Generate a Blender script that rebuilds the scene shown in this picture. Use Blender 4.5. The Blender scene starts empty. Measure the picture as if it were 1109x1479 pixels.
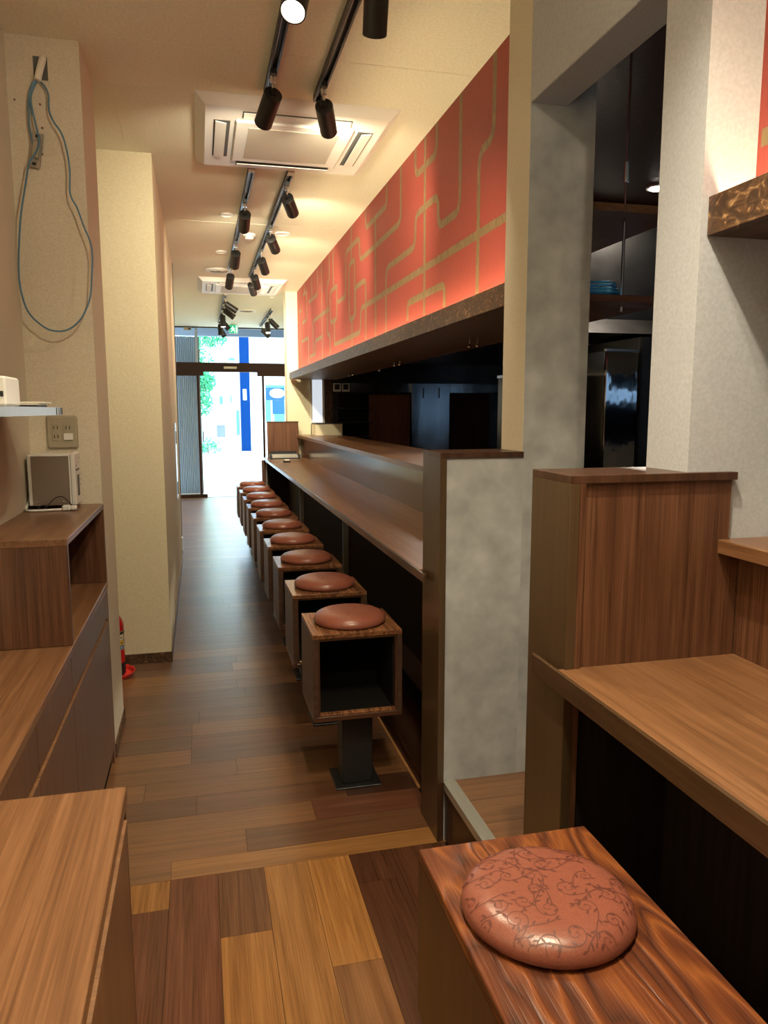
import bpy, bmesh, math, random
from mathutils import Vector, Matrix
R_ = random.Random(7)
SC = bpy.context.scene
COL = SC.collection
# ------------------------------------------------------------------ camera
cam_d = bpy.data.cameras.new('camera'); cam = bpy.data.objects.new('camera', cam_d); COL.objects.link(cam)
FPX, CXP, CYP, HC = 1080.0, 554.5, 739.5, 1.45
def _cv(px, py): return Vector(((px-CXP)/FPX, -(py-CYP)/FPX, -1.0))
_Y = _cv(287.5, 593).normalized(); _D = _cv(562, 8700).normalized()
_Z = -_D; _Z = (_Z-_Z.dot(_Y)*_Y).normalized(); _X = _Y.cross(_Z)
RW = Matrix((_X, _Y, _Z))                      # camera axes -> world axes
cam.matrix_world = Matrix.Translation((0, 0, HC)) @ RW.to_4x4()
cam_d.sensor_fit = 'VERTICAL'; cam_d.sensor_height = 36.0; cam_d.lens = FPX/1479*36.0
cam_d.clip_start = 0.05; cam_d.clip_end = 200
SC.camera = cam
def ray(px, py): return RW @ _cv(px, py)
def at(px, py, x=None, y=None, z=None):
    d = ray(px, py)
    t = x/d.x if x is not None else (y/d.y if y is not None else (z-HC)/d.z)
    return Vector((0, 0, HC)) + d*t
# ------------------------------------------------------------------ world, exposure, lights
SC.view_settings.view_transform = 'Standard'; SC.view_settings.look = 'None'
SC.view_settings.gamma = 1.0; SC.view_settings.exposure = 0.0
SC.view_settings.use_curve_mapping = False
SC.cycles.max_bounces = 10; SC.cycles.use_denoising = True
SC.cycles.sample_clamp_indirect = 6.0
W = bpy.data.worlds.new('overcast_sky'); SC.world = W; W.use_nodes = True
wn = W.node_tree; bg = wn.nodes['Background']
bg.inputs[0].default_value = (0.66, 0.88, 1.0, 1); bg.inputs[1].default_value = 8.0
LAMP_COL = (1.0, 0.86, 0.60)
SPOT_W = 66.0
LED_STRENGTH = 75.0
CEIL = 2.81

# ------------------------------------------------------------------ helpers
def set_props(o, label=None, cat=None, group=None, kind=None):
    if label: o['label'] = label
    if cat: o['category'] = cat
    if group: o['group'] = group
    if kind: o['kind'] = kind
    return o
def thing(name, loc, label, cat, group=None, kind=None):
    o = bpy.data.objects.new(name, None); COL.objects.link(o); o.location = loc
    o.empty_display_size = 0.05
    return set_props(o, label, cat, group, kind)
def origin(o):
    v = Vector((0, 0, 0))
    while o is not None: v = v+Vector(o.location); o = o.parent
    return v
def B(bm, x0, x1, y0, y1, z0, z1, bev=0.0, M=None):
    v = [bm.verts.new(p) for p in ((x0,y0,z0),(x1,y0,z0),(x1,y1,z0),(x0,y1,z0),(x0,y0,z1),(x1,y0,z1),(x1,y1,z1),(x0,y1,z1))]
    fs = [bm.faces.new([v[i] for i in f]) for f in ((3,2,1,0),(4,5,6,7),(0,1,5,4),(1,2,6,5),(2,3,7,6),(3,0,4,7))]
    if bev:
        es = list({e for f in fs for e in f.edges})
        r = bmesh.ops.bevel(bm, geom=es, offset=bev, segments=1, affect='EDGES', profile=0.5)
        v = list({q for f in r['faces'] for q in f.verts} | {q for q in v if q.is_valid})
    if M is not None: bmesh.ops.transform(bm, matrix=M, verts=v)
    return v
def lathe(bm, prof, c, n=24, M=None, cap=True):
    rings = []
    for r, z in prof:
        if r < 1e-6: rings.append([bm.verts.new((0, 0, z))])
        else: rings.append([bm.verts.new((r*math.cos(2*math.pi*i/n), r*math.sin(2*math.pi*i/n), z)) for i in range(n)])
    for a, b in zip(rings, rings[1:]):
        for i in range(n):
            j = (i+1) % n
            if len(a) == 1 and len(b) == 1: continue
            if len(a) == 1: bm.faces.new((a[0], b[j], b[i]))
            elif len(b) == 1: bm.faces.new((a[i], a[j], b[0]))
            else: bm.faces.new((a[i], a[j], b[j], b[i]))
    if cap:
        for rg, fl in ((rings[0], True), (rings[-1], False)):
            if len(rg) > 1:
                try: bm.faces.new(rg[::-1] if fl else rg)
                except ValueError: pass
    vs = [v for r in rings for v in r]
    T = Matrix.Translation(c)
    bmesh.ops.transform(bm, matrix=T if M is None else T @ M, verts=vs)
    return vs
def tube(bm, pts, r, n=8):
    pts = [Vector(p) for p in pts]; rings = []; prev = None
    for i, p in enumerate(pts):
        t = (pts[min(i+1, len(pts)-1)]-pts[max(i-1, 0)]).normalized()
        a = prev if prev is not None else (Vector((0, 0, 1)) if abs(t.z) < .9 else Vector((1, 0, 0)))
        a = (a-a.dot(t)*t)
        if a.length < 1e-5: a = t.orthogonal()
        a.normalize(); prev = a; b = t.cross(a)
        rings.append([bm.verts.new(p+(a*math.cos(2*math.pi*k/n)+b*math.sin(2*math.pi*k/n))*r) for k in range(n)])
    for u, v in zip(rings, rings[1:]):
        for k in range(n): bm.faces.new((u[k], u[(k+1) % n], v[(k+1) % n], v[k]))
    bm.faces.new(rings[0][::-1]); bm.faces.new(rings[-1])
def spline(P, k=8):
    P = [Vector(p) for p in P]; out = []
    for i in range(len(P)-1):
        a, b, c, d = P[max(i-1, 0)], P[i], P[i+1], P[min(i+2, len(P)-1)]
        for s in range(k):
            t = s/k
            out.append(.5*((2*b)+(c-a)*t+(2*a-5*b+4*c-d)*t*t+(3*b-a-3*c+d)*t**3))
    return out+[P[-1]]
def obj(name, fn, m, parent=None, smooth=False, **kw):
    bm = bmesh.new(); fn(bm) if callable(fn) else [B(bm, *b) for b in fn]
    org = origin(parent)
    if parent is None:
        xs = [v.co for v in bm.verts]
        org = Vector((sum(v.x for v in xs)/len(xs), sum(v.y for v in xs)/len(xs), min(v.z for v in xs)))
    bmesh.ops.translate(bm, vec=-org, verts=bm.verts)
    bmesh.ops.recalc_face_normals(bm, faces=bm.faces)
    me = bpy.data.meshes.new(name); bm.to_mesh(me); bm.free()
    if smooth:
        me.polygons.foreach_set('use_smooth', [True]*len(me.polygons))
        try: me.set_sharp_from_angle(angle=math.radians(38))
        except Exception: pass
    for mm in (m if isinstance(m, (list, tuple)) else [m]): me.materials.append(mm)
    o = bpy.data.objects.new(name, me); COL.objects.link(o)
    if parent is None: o.location = org
    else: o.parent = parent
    set_props(o, **kw)
    return o
def struct(name, fn, m, **kw):
    return obj(name, fn, m, None, kind='structure', **kw)
def copy_tree(o, parent=None):
    c = o.copy(); COL.objects.link(c); c.parent = parent
    for ch in list(o.children): copy_tree(ch, c)
    return c

# ------------------------------------------------------------------ materials
def mat(name, col, rough=0.5, metal=0.0, spec=0.5, emit=None, estr=0.0):
    m = bpy.data.materials.new(name); m.use_nodes = True
    p = m.node_tree.nodes['Principled BSDF']
    p.inputs['Base Color'].default_value = (*col, 1); p.inputs['Roughness'].default_value = rough
    p.inputs['Metallic'].default_value = metal; p.inputs['Specular IOR Level'].default_value = spec
    if emit: p.inputs['Emission Color'].default_value = (*emit, 1); p.inputs['Emission Strength'].default_value = estr
    return m
def N(nt, t, **kw):
    n = nt.nodes.new(t)
    for k, v in kw.items():
        if k in n.inputs.keys() if isinstance(k, str) else False: n.inputs[k].default_value = v
        else: setattr(n, k, v)
    return n
def ramp(nt, stops):
    r = nt.nodes.new('ShaderNodeValToRGB'); e = r.color_ramp.elements
    while len(e) < len(stops): e.new(0.5)
    for el, (p, c) in zip(e, stops): el.position = p; el.color = (*c, 1)
    return r
def coords(nt, scale, rnd=True, rot=(0,0,0)):
    tc = nt.nodes.new('ShaderNodeTexCoord'); mp = nt.nodes.new('ShaderNodeMapping')
    mp.inputs['Scale'].default_value = scale; mp.inputs['Rotation'].default_value = rot
    nt.links.new(tc.outputs['Object'], mp.inputs['Vector'])
    if rnd:
        oi = nt.nodes.new('ShaderNodeObjectInfo'); mu = nt.nodes.new('ShaderNodeMath'); mu.operation = 'MULTIPLY'; mu.inputs[1].default_value = 37.0
        nt.links.new(oi.outputs['Random'], mu.inputs[0])
        cb = nt.nodes.new('ShaderNodeCombineXYZ')
        for i in range(3): nt.links.new(mu.outputs[0], cb.inputs[i])
        nt.links.new(cb.outputs[0], mp.inputs['Location'])
    return mp
def noisy(name, c1, c2, scale=40, rough=0.8, bump=0.1, detail=6, stretch=(1,1,1), lo=.35, hi=.65, c3=None, metal=0, big=None, spec=.5, bdist=.002, dist=0.0):
    m = mat(name, c1, rough, metal, spec); nt = m.node_tree; p = nt.nodes['Principled BSDF']
    mp = coords(nt, stretch, False)
    n = nt.nodes.new('ShaderNodeTexNoise'); n.inputs['Scale'].default_value = scale; n.inputs['Detail'].default_value = detail; n.inputs['Distortion'].default_value = dist
    nt.links.new(mp.outputs[0], n.inputs['Vector'])
    st = [(lo, c1), (hi, c2)] if c3 is None else [(lo, c1), ((lo+hi)/2, c2), (hi, c3)]
    r = ramp(nt, st); nt.links.new(n.outputs['Fac'], r.inputs[0]); out = r.outputs[0]
    if big:
        n2 = nt.nodes.new('ShaderNodeTexNoise'); n2.inputs['Scale'].default_value = big[0]; n2.inputs['Detail'].default_value = 4; n2.inputs['Roughness'].default_value = .65
        nt.links.new(mp.outputs[0], n2.inputs['Vector'])
        r2 = ramp(nt, [(.3, (1-big[1],)*3), (.7, (1+0*big[1],)*3)]); nt.links.new(n2.outputs['Fac'], r2.inputs[0])
        mx = nt.nodes.new('ShaderNodeMix'); mx.data_type = 'RGBA'; mx.blend_type = 'MULTIPLY'; mx.inputs[0].default_value = 1
        nt.links.new(out, mx.inputs[6]); nt.links.new(r2.outputs[0], mx.inputs[7]); out = mx.outputs[2]
    nt.links.new(out, p.inputs['Base Color'])
    if bump:
        b = nt.nodes.new('ShaderNodeBump'); b.inputs['Strength'].default_value = bump; b.inputs['Distance'].default_value = bdist
        nt.links.new(n.outputs['Fac'], b.inputs['Height']); nt.links.new(b.outputs[0], p.inputs['Normal'])
    return m
def wood(name, dark, mid, light, axis='z', rough=0.38, fine=1.0, wavy=0.0, coat=0.0, objcol=False, bump=.05, spec=.5):
    m = mat(name, mid, rough, 0, spec); nt = m.node_tree; p = nt.nodes['Principled BSDF']
    s = {'x': (1.6, 52, 52), 'y': (52, 1.6, 52), 'z': (52, 52, 1.6)}[axis]
    mp = coords(nt, tuple(v*fine for v in s))
    n = nt.nodes.new('ShaderNodeTexNoise'); n.inputs['Scale'].default_value = 1.0; n.inputs['Detail'].default_value = 8; n.inputs['Roughness'].default_value = .62
    n.inputs['Distortion'].default_value = wavy
    nt.links.new(mp.outputs[0], n.inputs['Vector'])
    s2 = {'x': (5, 330, 330), 'y': (330, 5, 330), 'z': (330, 330, 5)}[axis]
    mp2 = coords(nt, s2)
    n2 = nt.nodes.new('ShaderNodeTexNoise'); n2.inputs['Scale'].default_value = 1.0; n2.inputs['Detail'].default_value = 3
    nt.links.new(mp2.outputs[0], n2.inputs['Vector'])
    ad = nt.nodes.new('ShaderNodeMix'); ad.data_type = 'FLOAT'; ad.inputs[0].default_value = .38
    nt.links.new(n.outputs['Fac'], ad.inputs[2]); nt.links.new(n2.outputs['Fac'], ad.inputs[3])
    r = ramp(nt, [(.36, dark), (.5, mid), (.64, light)]); nt.links.new(ad.outputs[0], r.inputs[0]); out = r.outputs[0]
    if objcol:
        oi = nt.nodes.new('ShaderNodeObjectInfo'); mx = nt.nodes.new('ShaderNodeMix'); mx.data_type = 'RGBA'; mx.blend_type = 'MULTIPLY'; mx.inputs[0].default_value = 1
        nt.links.new(out, mx.inputs[6]); nt.links.new(oi.outputs['Color'], mx.inputs[7]); out = mx.outputs[2]
    nt.links.new(out, p.inputs['Base Color'])
    p.inputs['Coat Weight'].default_value = coat; p.inputs['Coat Roughness'].default_value = .25
    if bump:
        b = nt.nodes.new('ShaderNodeBump'); b.inputs['Strength'].default_value = bump; b.inputs['Distance'].default_value = .002
        nt.links.new(ad.outputs[0], b.inputs['Height']); nt.links.new(b.outputs[0], p.inputs['Normal'])
    return m
M = {}
M['ceil'] = noisy('ceiling_board', (.76,.75,.60), (.85,.84,.70), 90, .9, .25)
M['cream'] = noisy('cream_wallpaper', (.60,.54,.42), (.69,.63,.50), 160, .85, .2, stretch=(1,1,1.4))
M['cream2'] = noisy('yellow_cream_wallpaper', (.60,.545,.38), (.68,.62,.45), 160, .85, .2)
M['grey'] = noisy('grey_plaster', (.35,.36,.365), (.53,.54,.545), 11, .8, .3, detail=12, lo=.3, hi=.7, big=(2.5, .25))
M['pale'] = noisy('pale_grey_wallpaper', (.385,.40,.445), (.44,.455,.505), 120, .85, .2)
WD = ((.052,.021,.011), (.105,.044,.023), (.165,.076,.040))
M['wv'] = wood('walnut_laminate_vertical', *WD, axis='z', rough=.30)
M['gloss'] = wood('glossy_walnut_backsplash', *WD, axis='z', rough=.16, bump=.03)
M['wx'] = wood('walnut_laminate_across', *WD, axis='x', rough=.36)
M['wy'] = wood('walnut_laminate_lengthwise', (.105,.046,.020), (.165,.076,.034), (.235,.115,.055), axis='y', rough=.30, bump=.03)
M['dv'] = wood('dark_walnut_vertical', (.030,.012,.006), (.058,.025,.013), (.085,.039,.021), axis='z', rough=.34)
M['dmatte'] = wood('brown_reflection_paint', (.030,.014,.009), (.045,.021,.013), (.060,.028,.018), axis='z', rough=.7, spec=.1)  # brown tone stands in for a reflection in steel
M['kdoor'] = wood('brown_sliding_door', (.13,.05,.026), (.19,.078,.042), (.25,.11,.06), axis='z', rough=.6, spec=.2)
M['edge'] = wood('brown_edge_band', (.060,.036,.017), (.075,.045,.022), (.088,.054,.027), axis='z', rough=.28, bump=0)
M['edgey'] = wood('brown_edge_band_lengthwise', (.045,.023,.011), (.058,.031,.015), (.072,.039,.019), axis='y', rough=.22, bump=0)
M['plank'] = wood('vinyl_plank_across', (.50,.42,.36), (.80,.76,.72), (1.1,1.1,1.1), axis='x', rough=.34, wavy=1.6, objcol=True, bump=.06, fine=.55, spec=1.0, coat=.35)
M['planky'] = wood('vinyl_plank_lengthwise', (.50,.42,.36), (.80,.76,.72), (1.1,1.1,1.1), axis='y', rough=.26, wavy=1.6, objcol=True, bump=.06, fine=.55)
M['black'] = mat('black_coated_steel', (.012,.012,.013), .42)
M['blackin'] = mat('black_panel', (.009,.008,.007), .75, spec=.15)
M['darkpanel'] = wood('near_black_panel', (.010,.007,.006), (.018,.012,.009), (.026,.017,.012), axis='z', rough=.7, spec=.15)
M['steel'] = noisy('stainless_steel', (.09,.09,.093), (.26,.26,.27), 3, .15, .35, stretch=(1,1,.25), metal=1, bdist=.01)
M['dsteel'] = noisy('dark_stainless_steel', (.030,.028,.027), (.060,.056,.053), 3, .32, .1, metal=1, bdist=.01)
M['alu'] = mat('aluminium_trim', (.62,.62,.58), .35, .8)
M['chrome'] = mat('chrome', (.7,.7,.7), .15, 1)
M['white'] = mat('white_plastic', (.72,.71,.68), .45)
M['acw'] = mat('aircon_white', (.80,.79,.75), .5)
M['acg'] = mat('aircon_mesh_grille', (.50,.47,.40), .7)
M['acd'] = mat('aircon_dark_slot', (.10,.10,.095), .7)
M['red'] = noisy('red_wallpaper', (.27,.040,.028), (.33,.052,.038), 60, .6, .1, stretch=(1,6,.6))
M['gold'] = noisy('gold_line_print', (.15,.095,.04), (.24,.165,.075), 45, .5, .2, stretch=(1,1,.4))
M['bark'] = noisy('bronze_bark_laminate', (.045,.022,.012), (.10,.048,.022), 24, .42, .8, detail=12, c3=(.40,.24,.11), stretch=(1,1,1.7), lo=.42, hi=.74, dist=2.0)
M['soffit'] = wood('soffit_board', (.05,.025,.013), (.085,.045,.025), (.12,.065,.036), axis='y', rough=.45)
M['cush'] = None
M['vine'] = mat('dark_vine_print', (.115,.030,.020), .5)
M['vinef'] = mat('faint_vine_print', (.24,.066,.036), .42)
M['glass'] = mat('glass', (1,1,1), 0.0)
p = M['glass'].node_tree.nodes['Principled BSDF']; p.inputs['Transmission Weight'].default_value = 1; p.inputs['IOR'].default_value = 1.02; p.inputs['Specular IOR Level'].default_value = .6
M['lens'] = mat('lamp_lens', (1,1,1), .3, emit=LAMP_COL, estr=45)
M['led'] = mat('led_strip', (1,1,1), .3, emit=(1,.80,.46), estr=LED_STRENGTH)
M['kitlamp'] = mat('kitchen_lamp', (1,1,1), .3, emit=(1,.90,.78), estr=26)
M['frost'] = mat('frosted_window', (.8,.85,.9), .4, emit=(.78,.88,1), estr=.75)  # pane glows by itself in place of daylight coming through
M['bronze'] = mat('bronze_door_frame', (.030,.016,.012), .5, 0)
M['bronze'].node_tree.nodes['Principled BSDF'].inputs['Specular IOR Level'].default_value = 0.06
M['blue'] = mat('blue_cable', (.05,.38,.80), .4)
M['greyblue'] = mat('grey_blue_cable', (.09,.20,.30), .45)
M['extred'] = mat('extinguisher_red', (.42,.012,.012), .25)
M['trayred'] = mat('red_plastic', (.72,.03,.02), .4)
M['label'] = mat('label_white', (.75,.72,.62), .5)
M['yellow'] = mat('label_yellow', (.75,.52,.03), .5)
M['lblue'] = mat('label_blue', (.03,.12,.40), .5)
M['exit'] = mat('exit_sign_green', (.0,.32,.16), .4, emit=(.0,.62,.32), estr=.6)
M['exitw'] = mat('exit_sign_white', (.9,1,.95), .4, emit=(.8,1,.9), estr=1.0)
M['outlet'] = mat('outlet_plate', (.36,.32,.23), .45)
M['leaf'] = noisy('green_leaves', (.05,.32,.14), (.12,.50,.26), 8, .7, 0)
M['leaf'].node_tree.nodes['Principled BSDF'].inputs['Specular IOR Level'].default_value = 0.06
M['bark2'] = mat('tree_bark', (.16,.12,.09), .9)
M['outwhite'] = mat('white_render', (.80,.80,.80), .9)
M['asphalt'] = noisy('pale_asphalt', (.62,.62,.62), (.72,.72,.72), 30, .9, .1)
M['outblue'] = mat('blue_paint', (.001,.028,.13), .5)
M['outblue'].node_tree.nodes['Principled BSDF'].inputs['Specular IOR Level'].default_value = 0.06
M['outteal'] = mat('teal_paint', (.10,.50,.50), .6)
M['outteal'].node_tree.nodes['Principled BSDF'].inputs['Specular IOR Level'].default_value = 0.06
M['outgrey'] = mat('outside_grey', (.22,.25,.29), .7)
M['outgrey'].node_tree.nodes['Principled BSDF'].inputs['Specular IOR Level'].default_value = 0.06
M['shopglass'] = mat('shop_glass', (.03,.10,.20), .15)
M['fluted'] = mat('fluted_panel', (.50,.60,.74), .5)
M['fluted'].node_tree.nodes['Principled BSDF'].inputs['Specular IOR Level'].default_value = 0.06
M['rear'] = noisy('blue_grey_render', (.05,.075,.115), (.09,.12,.165), .8, .9, 0)
M['beige'] = mat('beige_wall_kitchen', (.34,.30,.22), .8)
def cushion_mat():
    m = noisy('brown_red_leatherette', (.205,.064,.042), (.25,.082,.054), 320, .28, .25, spec=.5, bdist=.0008)
    return m
M['cush'] = cushion_mat()
def rustic():
    m = mat('rustic_stained_cedar', (.3,.09,.03), .33); nt = m.node_tree; p = nt.nodes['Principled BSDF']
    mp = coords(nt, (7.0, 1.5, 7.0), False)
    n0 = nt.nodes.new('ShaderNodeTexNoise'); n0.inputs['Scale'].default_value = 1.35; n0.inputs['Detail'].default_value = 2.2; n0.inputs['Roughness'].default_value = .45; n0.inputs['Distortion'].default_value = .7
    nt.links.new(mp.outputs[0], n0.inputs['Vector'])
    mm_ = nt.nodes.new('ShaderNodeMath'); mm_.operation = 'MULTIPLY'; mm_.inputs[1].default_value = 17.0; nt.links.new(n0.outputs['Fac'], mm_.inputs[0])
    w = nt.nodes.new('ShaderNodeMath'); w.operation = 'PINGPONG'; w.inputs[1].default_value = 1.0; nt.links.new(mm_.outputs[0], w.inputs[0])
    mp3 = coords(nt, (230, 6, 230), False); n3 = nt.nodes.new('ShaderNodeTexNoise'); n3.inputs['Scale'].default_value = 1
    nt.links.new(mp3.outputs[0], n3.inputs['Vector'])
    mi = nt.nodes.new('ShaderNodeMix'); mi.data_type = 'FLOAT'; mi.inputs[0].default_value = .42
    nt.links.new(w.outputs[0], mi.inputs[2]); nt.links.new(n3.outputs['Fac'], mi.inputs[3])
    r = ramp(nt, [(.14, (.030,.009,.005)), (.30, (.085,.024,.010)), (.55, (.135,.037,.012)), (.78, (.22,.068,.018))])
    nt.links.new(mi.outputs[0], r.inputs[0]); nt.links.new(r.outputs[0], p.inputs['Base Color'])
    b = nt.nodes.new('ShaderNodeBump'); b.inputs['Strength'].default_value = .6; b.inputs['Distance'].default_value = .004
    nt.links.new(mi.outputs[0], b.inputs['Height']); nt.links.new(b.outputs[0], p.inputs['Normal'])
    return m
M['rustic'] = rustic()
M['ply'] = wood('walnut_ply_edge', (.03,.012,.007), (.07,.028,.014), (.13,.055,.028), axis='x', rough=.3, wavy=.4)
M['boxy'] = wood('walnut_box_side', (.032,.015,.010), (.062,.032,.021), (.095,.052,.034), axis='y', rough=.36)
M['boxtop'] = wood('walnut_box_top', (.06,.02,.009), (.15,.06,.026), (.30,.14,.062), axis='y', rough=.22, wavy=.9, fine=.9)
M['mirror'] = noisy('wavy_mirror_steel', (.50,.50,.51), (.60,.60,.61), 5, .05, .5, metal=1, stretch=(1,1,.5), bdist=.006, detail=3)
M['dusty'] = mat('smudged_steel', (.42,.40,.37), .3, .85)
M['shelfedge'] = mat('pale_laminate_edge', (.45,.46,.48), .3, .4)
M['blk'] = mat('black_iron', (.01,.01,.012), .5)

# ================================================================== THE SETTING
XR, XB, XP = 1.145, 1.035, 1.02       # red wall, beam front, pier face
struct('ceiling', lambda bm: B(bm, -1.2, 7, -1.8, 13.0, CEIL, CEIL+.1), M['ceil'])
# ceiling board joints: thin recessed-looking seam strips of the same board
cj = bpy.data.objects['ceiling']
for (x0, x1, y0, y1) in ((-.320,-.317,-1.8,4.4), (-.32,1.14,3.10,3.102), (-.32,.03,3.53,3.532), (-.1,1.14,5.8,5.802), (.42,.423,5.8,9)):
    obj('joint_line', [(x0, x1, y0, y1, CEIL-.0012, CEIL+.001)], M['ceil'], cj)
struct('wall_left', [(-.745,-.645,-1.8,3.17,0,CEIL)], M['cream'])
struct('trim_1', [(-.745,-.39,3.17,3.55,0,CEIL)], M['cream'])          # column
bpy.data.objects['trim_1']['label'] = 'cream wallpapered column with a blue cable loop'
struct('wall_recess', [(-1.1,-1.0,3.55,4.38,0,CEIL),(-1.0,-.745,3.5,3.55,0,CEIL)], M['cream2'])
struct('wall_box', [(-1.1,-.203,4.38,7.45,0,CEIL)], M['cream2'])
struct('wall_left_far', [(-1.1,-.75,7.45,12.85,0,CEIL)], M['cream2'])
struct('trim_2', [(-.215,-.198,7.45,7.48,0,CEIL)], M['blk'])
struct('baseboard_box', [(-1.0,-.2005,4.372,4.38,0,.06),(-.203,-.1975,4.372,7.45,0,.06)], M['bark'])
struct('baseboard_column', [(-.39,-.384,3.17,3.556,0,.06),(-.62,-.384,3.55,3.556,0,.06)], M['bark'])
# right side: pier, wall with the doorway to the kitchen, near wall
struct('wall_passage', lambda bm: (
    B(bm, XP, 1.24, 2.262, 2.44, 1.30, CEIL), B(bm, .757, 1.24, 2.262, 2.44, 0, 1.30),
    B(bm, XP, 1.138, 1.565, 2.262, 2.386, CEIL)), M['grey'])
struct('wall_pier_side', [(XP-.0015, XP, 2.264, 2.44, 1.317, CEIL)], M['cream'])
struct('wall_header', [(XP-.0015, XP, 1.405, 2.262, 2.386, CEIL), (XP, 1.138, 1.565, 2.262, 2.3845, 2.386)], M['pale'])
struct('wall_right_near', [(XP, 1.24, 1.41, 1.565, .0, CEIL)], M['pale'])
struct('wall_far_pier', [(XP-.01, 1.285, 8.9, 9.1, 0, CEIL)], M['cream2'])
struct('wall_right_far', [(1.49, 1.6, 9.1, 12.95, 0, CEIL), (1.285, 1.6, 9.0, 9.1, 0, CEIL)], M['cream2'])
# back wall behind the camera with its glazing
struct('wall_back', [(-.745,4.2,-1.9,-1.8,0,CEIL),(4.2,7,-1.9,-1.8,0,.9),(4.2,7,-1.9,-1.8,2.05,CEIL)], M['cream'])
w1 = struct('window_1', [(4.2,4.24,-1.87,-1.83,.9,2.05),(6.96,7.0,-1.87,-1.83,.9,2.05),(4.24,6.96,-1.87,-1.83,.9,.94),(4.24,6.96,-1.87,-1.83,2.01,2.05),(5.86,5.90,-1.87,-1.83,.94,2.01)], M['bronze'])
for a, b in ((4.24,5.86),(5.90,6.96)): obj('pane', [(a,b,-1.852,-1.848,.94,2.01)], M['glass'], w1)

# ---- floor of separate vinyl planks
fl = struct('floor', [(-1.1, 7, -1.8, 12.95, -.05, -.0035)], M['blackin'])
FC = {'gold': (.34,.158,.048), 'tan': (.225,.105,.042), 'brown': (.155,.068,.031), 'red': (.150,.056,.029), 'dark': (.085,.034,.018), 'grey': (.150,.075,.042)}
def plank(x0, x1, y0, y1, col, ax, parent=fl, z=0.0):
    g = .0006
    o = obj('plank', lambda bm: B(bm, x0+g, x1-g, y0+g, y1-g, z-.0035, z), M['plank' if ax == 'x' else 'planky'], parent)
    # own local frame so each plank's grain differs
    c = Vector(((x0+x1)/2, (y0+y1)/2, z)); o.data.transform(Matrix.Translation(-(c-origin(parent)))); o.location = c-origin(parent)
    j = R_.uniform(.86, 1.14); o.color = (col[0]*j, col[1]*j, col[2]*j, 1)
    return o
XE = .775
pre = {0: [(-.64,-.134,'tan'),(-.134,XE,'gold')], 1: [(-.64,.109,'tan'),(.109,XE,'brown')], 2: [(-.64,.36,'tan'),(.36,XE,'red')],
       3: [(-.64,-.057,'brown'),(-.057,.5,'brown'),(.5,XE,'dark')], 4: [(-.64,-.25,'tan'),(-.25,XE,'tan')],
       5: [(-.4,.103,'tan'),(.103,XE,'tan')], 6: [(-.4,-.08,'tan'),(-.08,XE,'grey')], 7: [(-.4,-.08,'grey'),(-.08,XE,'brown')],
       8: [(-.4,-.08,'brown'),(-.08,XE,'tan')], 9: [(-.4,-.048,'grey'),(-.048,.7,'grey'),(.7,XE,'brown')], 10: [(-.64,.257,'grey'),(.257,XE,'tan')]}
y = 2.25; i = 0; keys = ['tan','brown','grey','tan','brown','gold','red','grey']
while y < 12.85:
    h = .097 if i == 0 else .1375
    y1 = min(y+h, 12.85)
    xl = -.60 if y < 3.17 else (-.385 if y < 3.55 else (-1.0 if y < 4.3 else (-.2 if y < 7.4 else -.75)))
    xe = XE if y < 8.95 else (1.02 if y < 9.2 else 1.49)
    segs = pre.get(i)
    if segs is None:
        segs = []; a = xl; b = xl+R_.uniform(.15, .95)
        while a < xe:
            if xe-b < .12: b = xe
            segs.append((a, b, R_.choice(keys))); a = b; b = a+.92
    for a, b, c in segs:
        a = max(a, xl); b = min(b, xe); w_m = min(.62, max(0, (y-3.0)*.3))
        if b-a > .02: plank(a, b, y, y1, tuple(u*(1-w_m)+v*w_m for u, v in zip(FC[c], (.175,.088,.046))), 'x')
    y = y1; i += 1
for xa, xb, segs in ((-.419,-.276,[(-.9,.6,'brown'),(.6,1.5,'tan'),(1.5,2.25,'brown')]), (-.276,-.134,[(-.3,.6,'tan'),(.6,2.11,'red'),(2.11,2.25,'gold')]),
        (-.134,.010,[(-.3,1.0,'brown'),(1.0,2.25,'red')]), (.010,.153,[(-.3,1.05,'red'),(1.05,1.95,'gold'),(1.95,2.25,'brown')]),
        (.153,.293,[(-.3,.9,'brown'),(.9,2.25,'gold')]), (.293,.430,[(-.3,.85,'red'),(.85,1.768,'tan'),(1.768,2.25,'gold')]),
        (.430,.572,[(-.3,.7,'tan'),(.7,2.095,'dark'),(2.095,2.25,'dark')]), (.572,.715,[(-.3,1.3,'tan'),(1.3,2.25,'dark')]), (.715,.76,[(-.3,1.2,'brown'),(1.2,2.25,'dark')])):
    for a, b, c in segs: plank(xa, xb, a, b, FC[c], 'y')
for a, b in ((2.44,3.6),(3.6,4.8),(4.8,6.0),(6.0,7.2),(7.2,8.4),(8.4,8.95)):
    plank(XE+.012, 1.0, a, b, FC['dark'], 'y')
struct('floor_strip', [(XE, XE+.011, 2.62, 8.95, -.003, .004)], M['plank'])  # narrow paler strip between the aisle planks and the dark ones
bpy.data.objects['floor_strip'].color = (.5,.25,.09,1)
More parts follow.
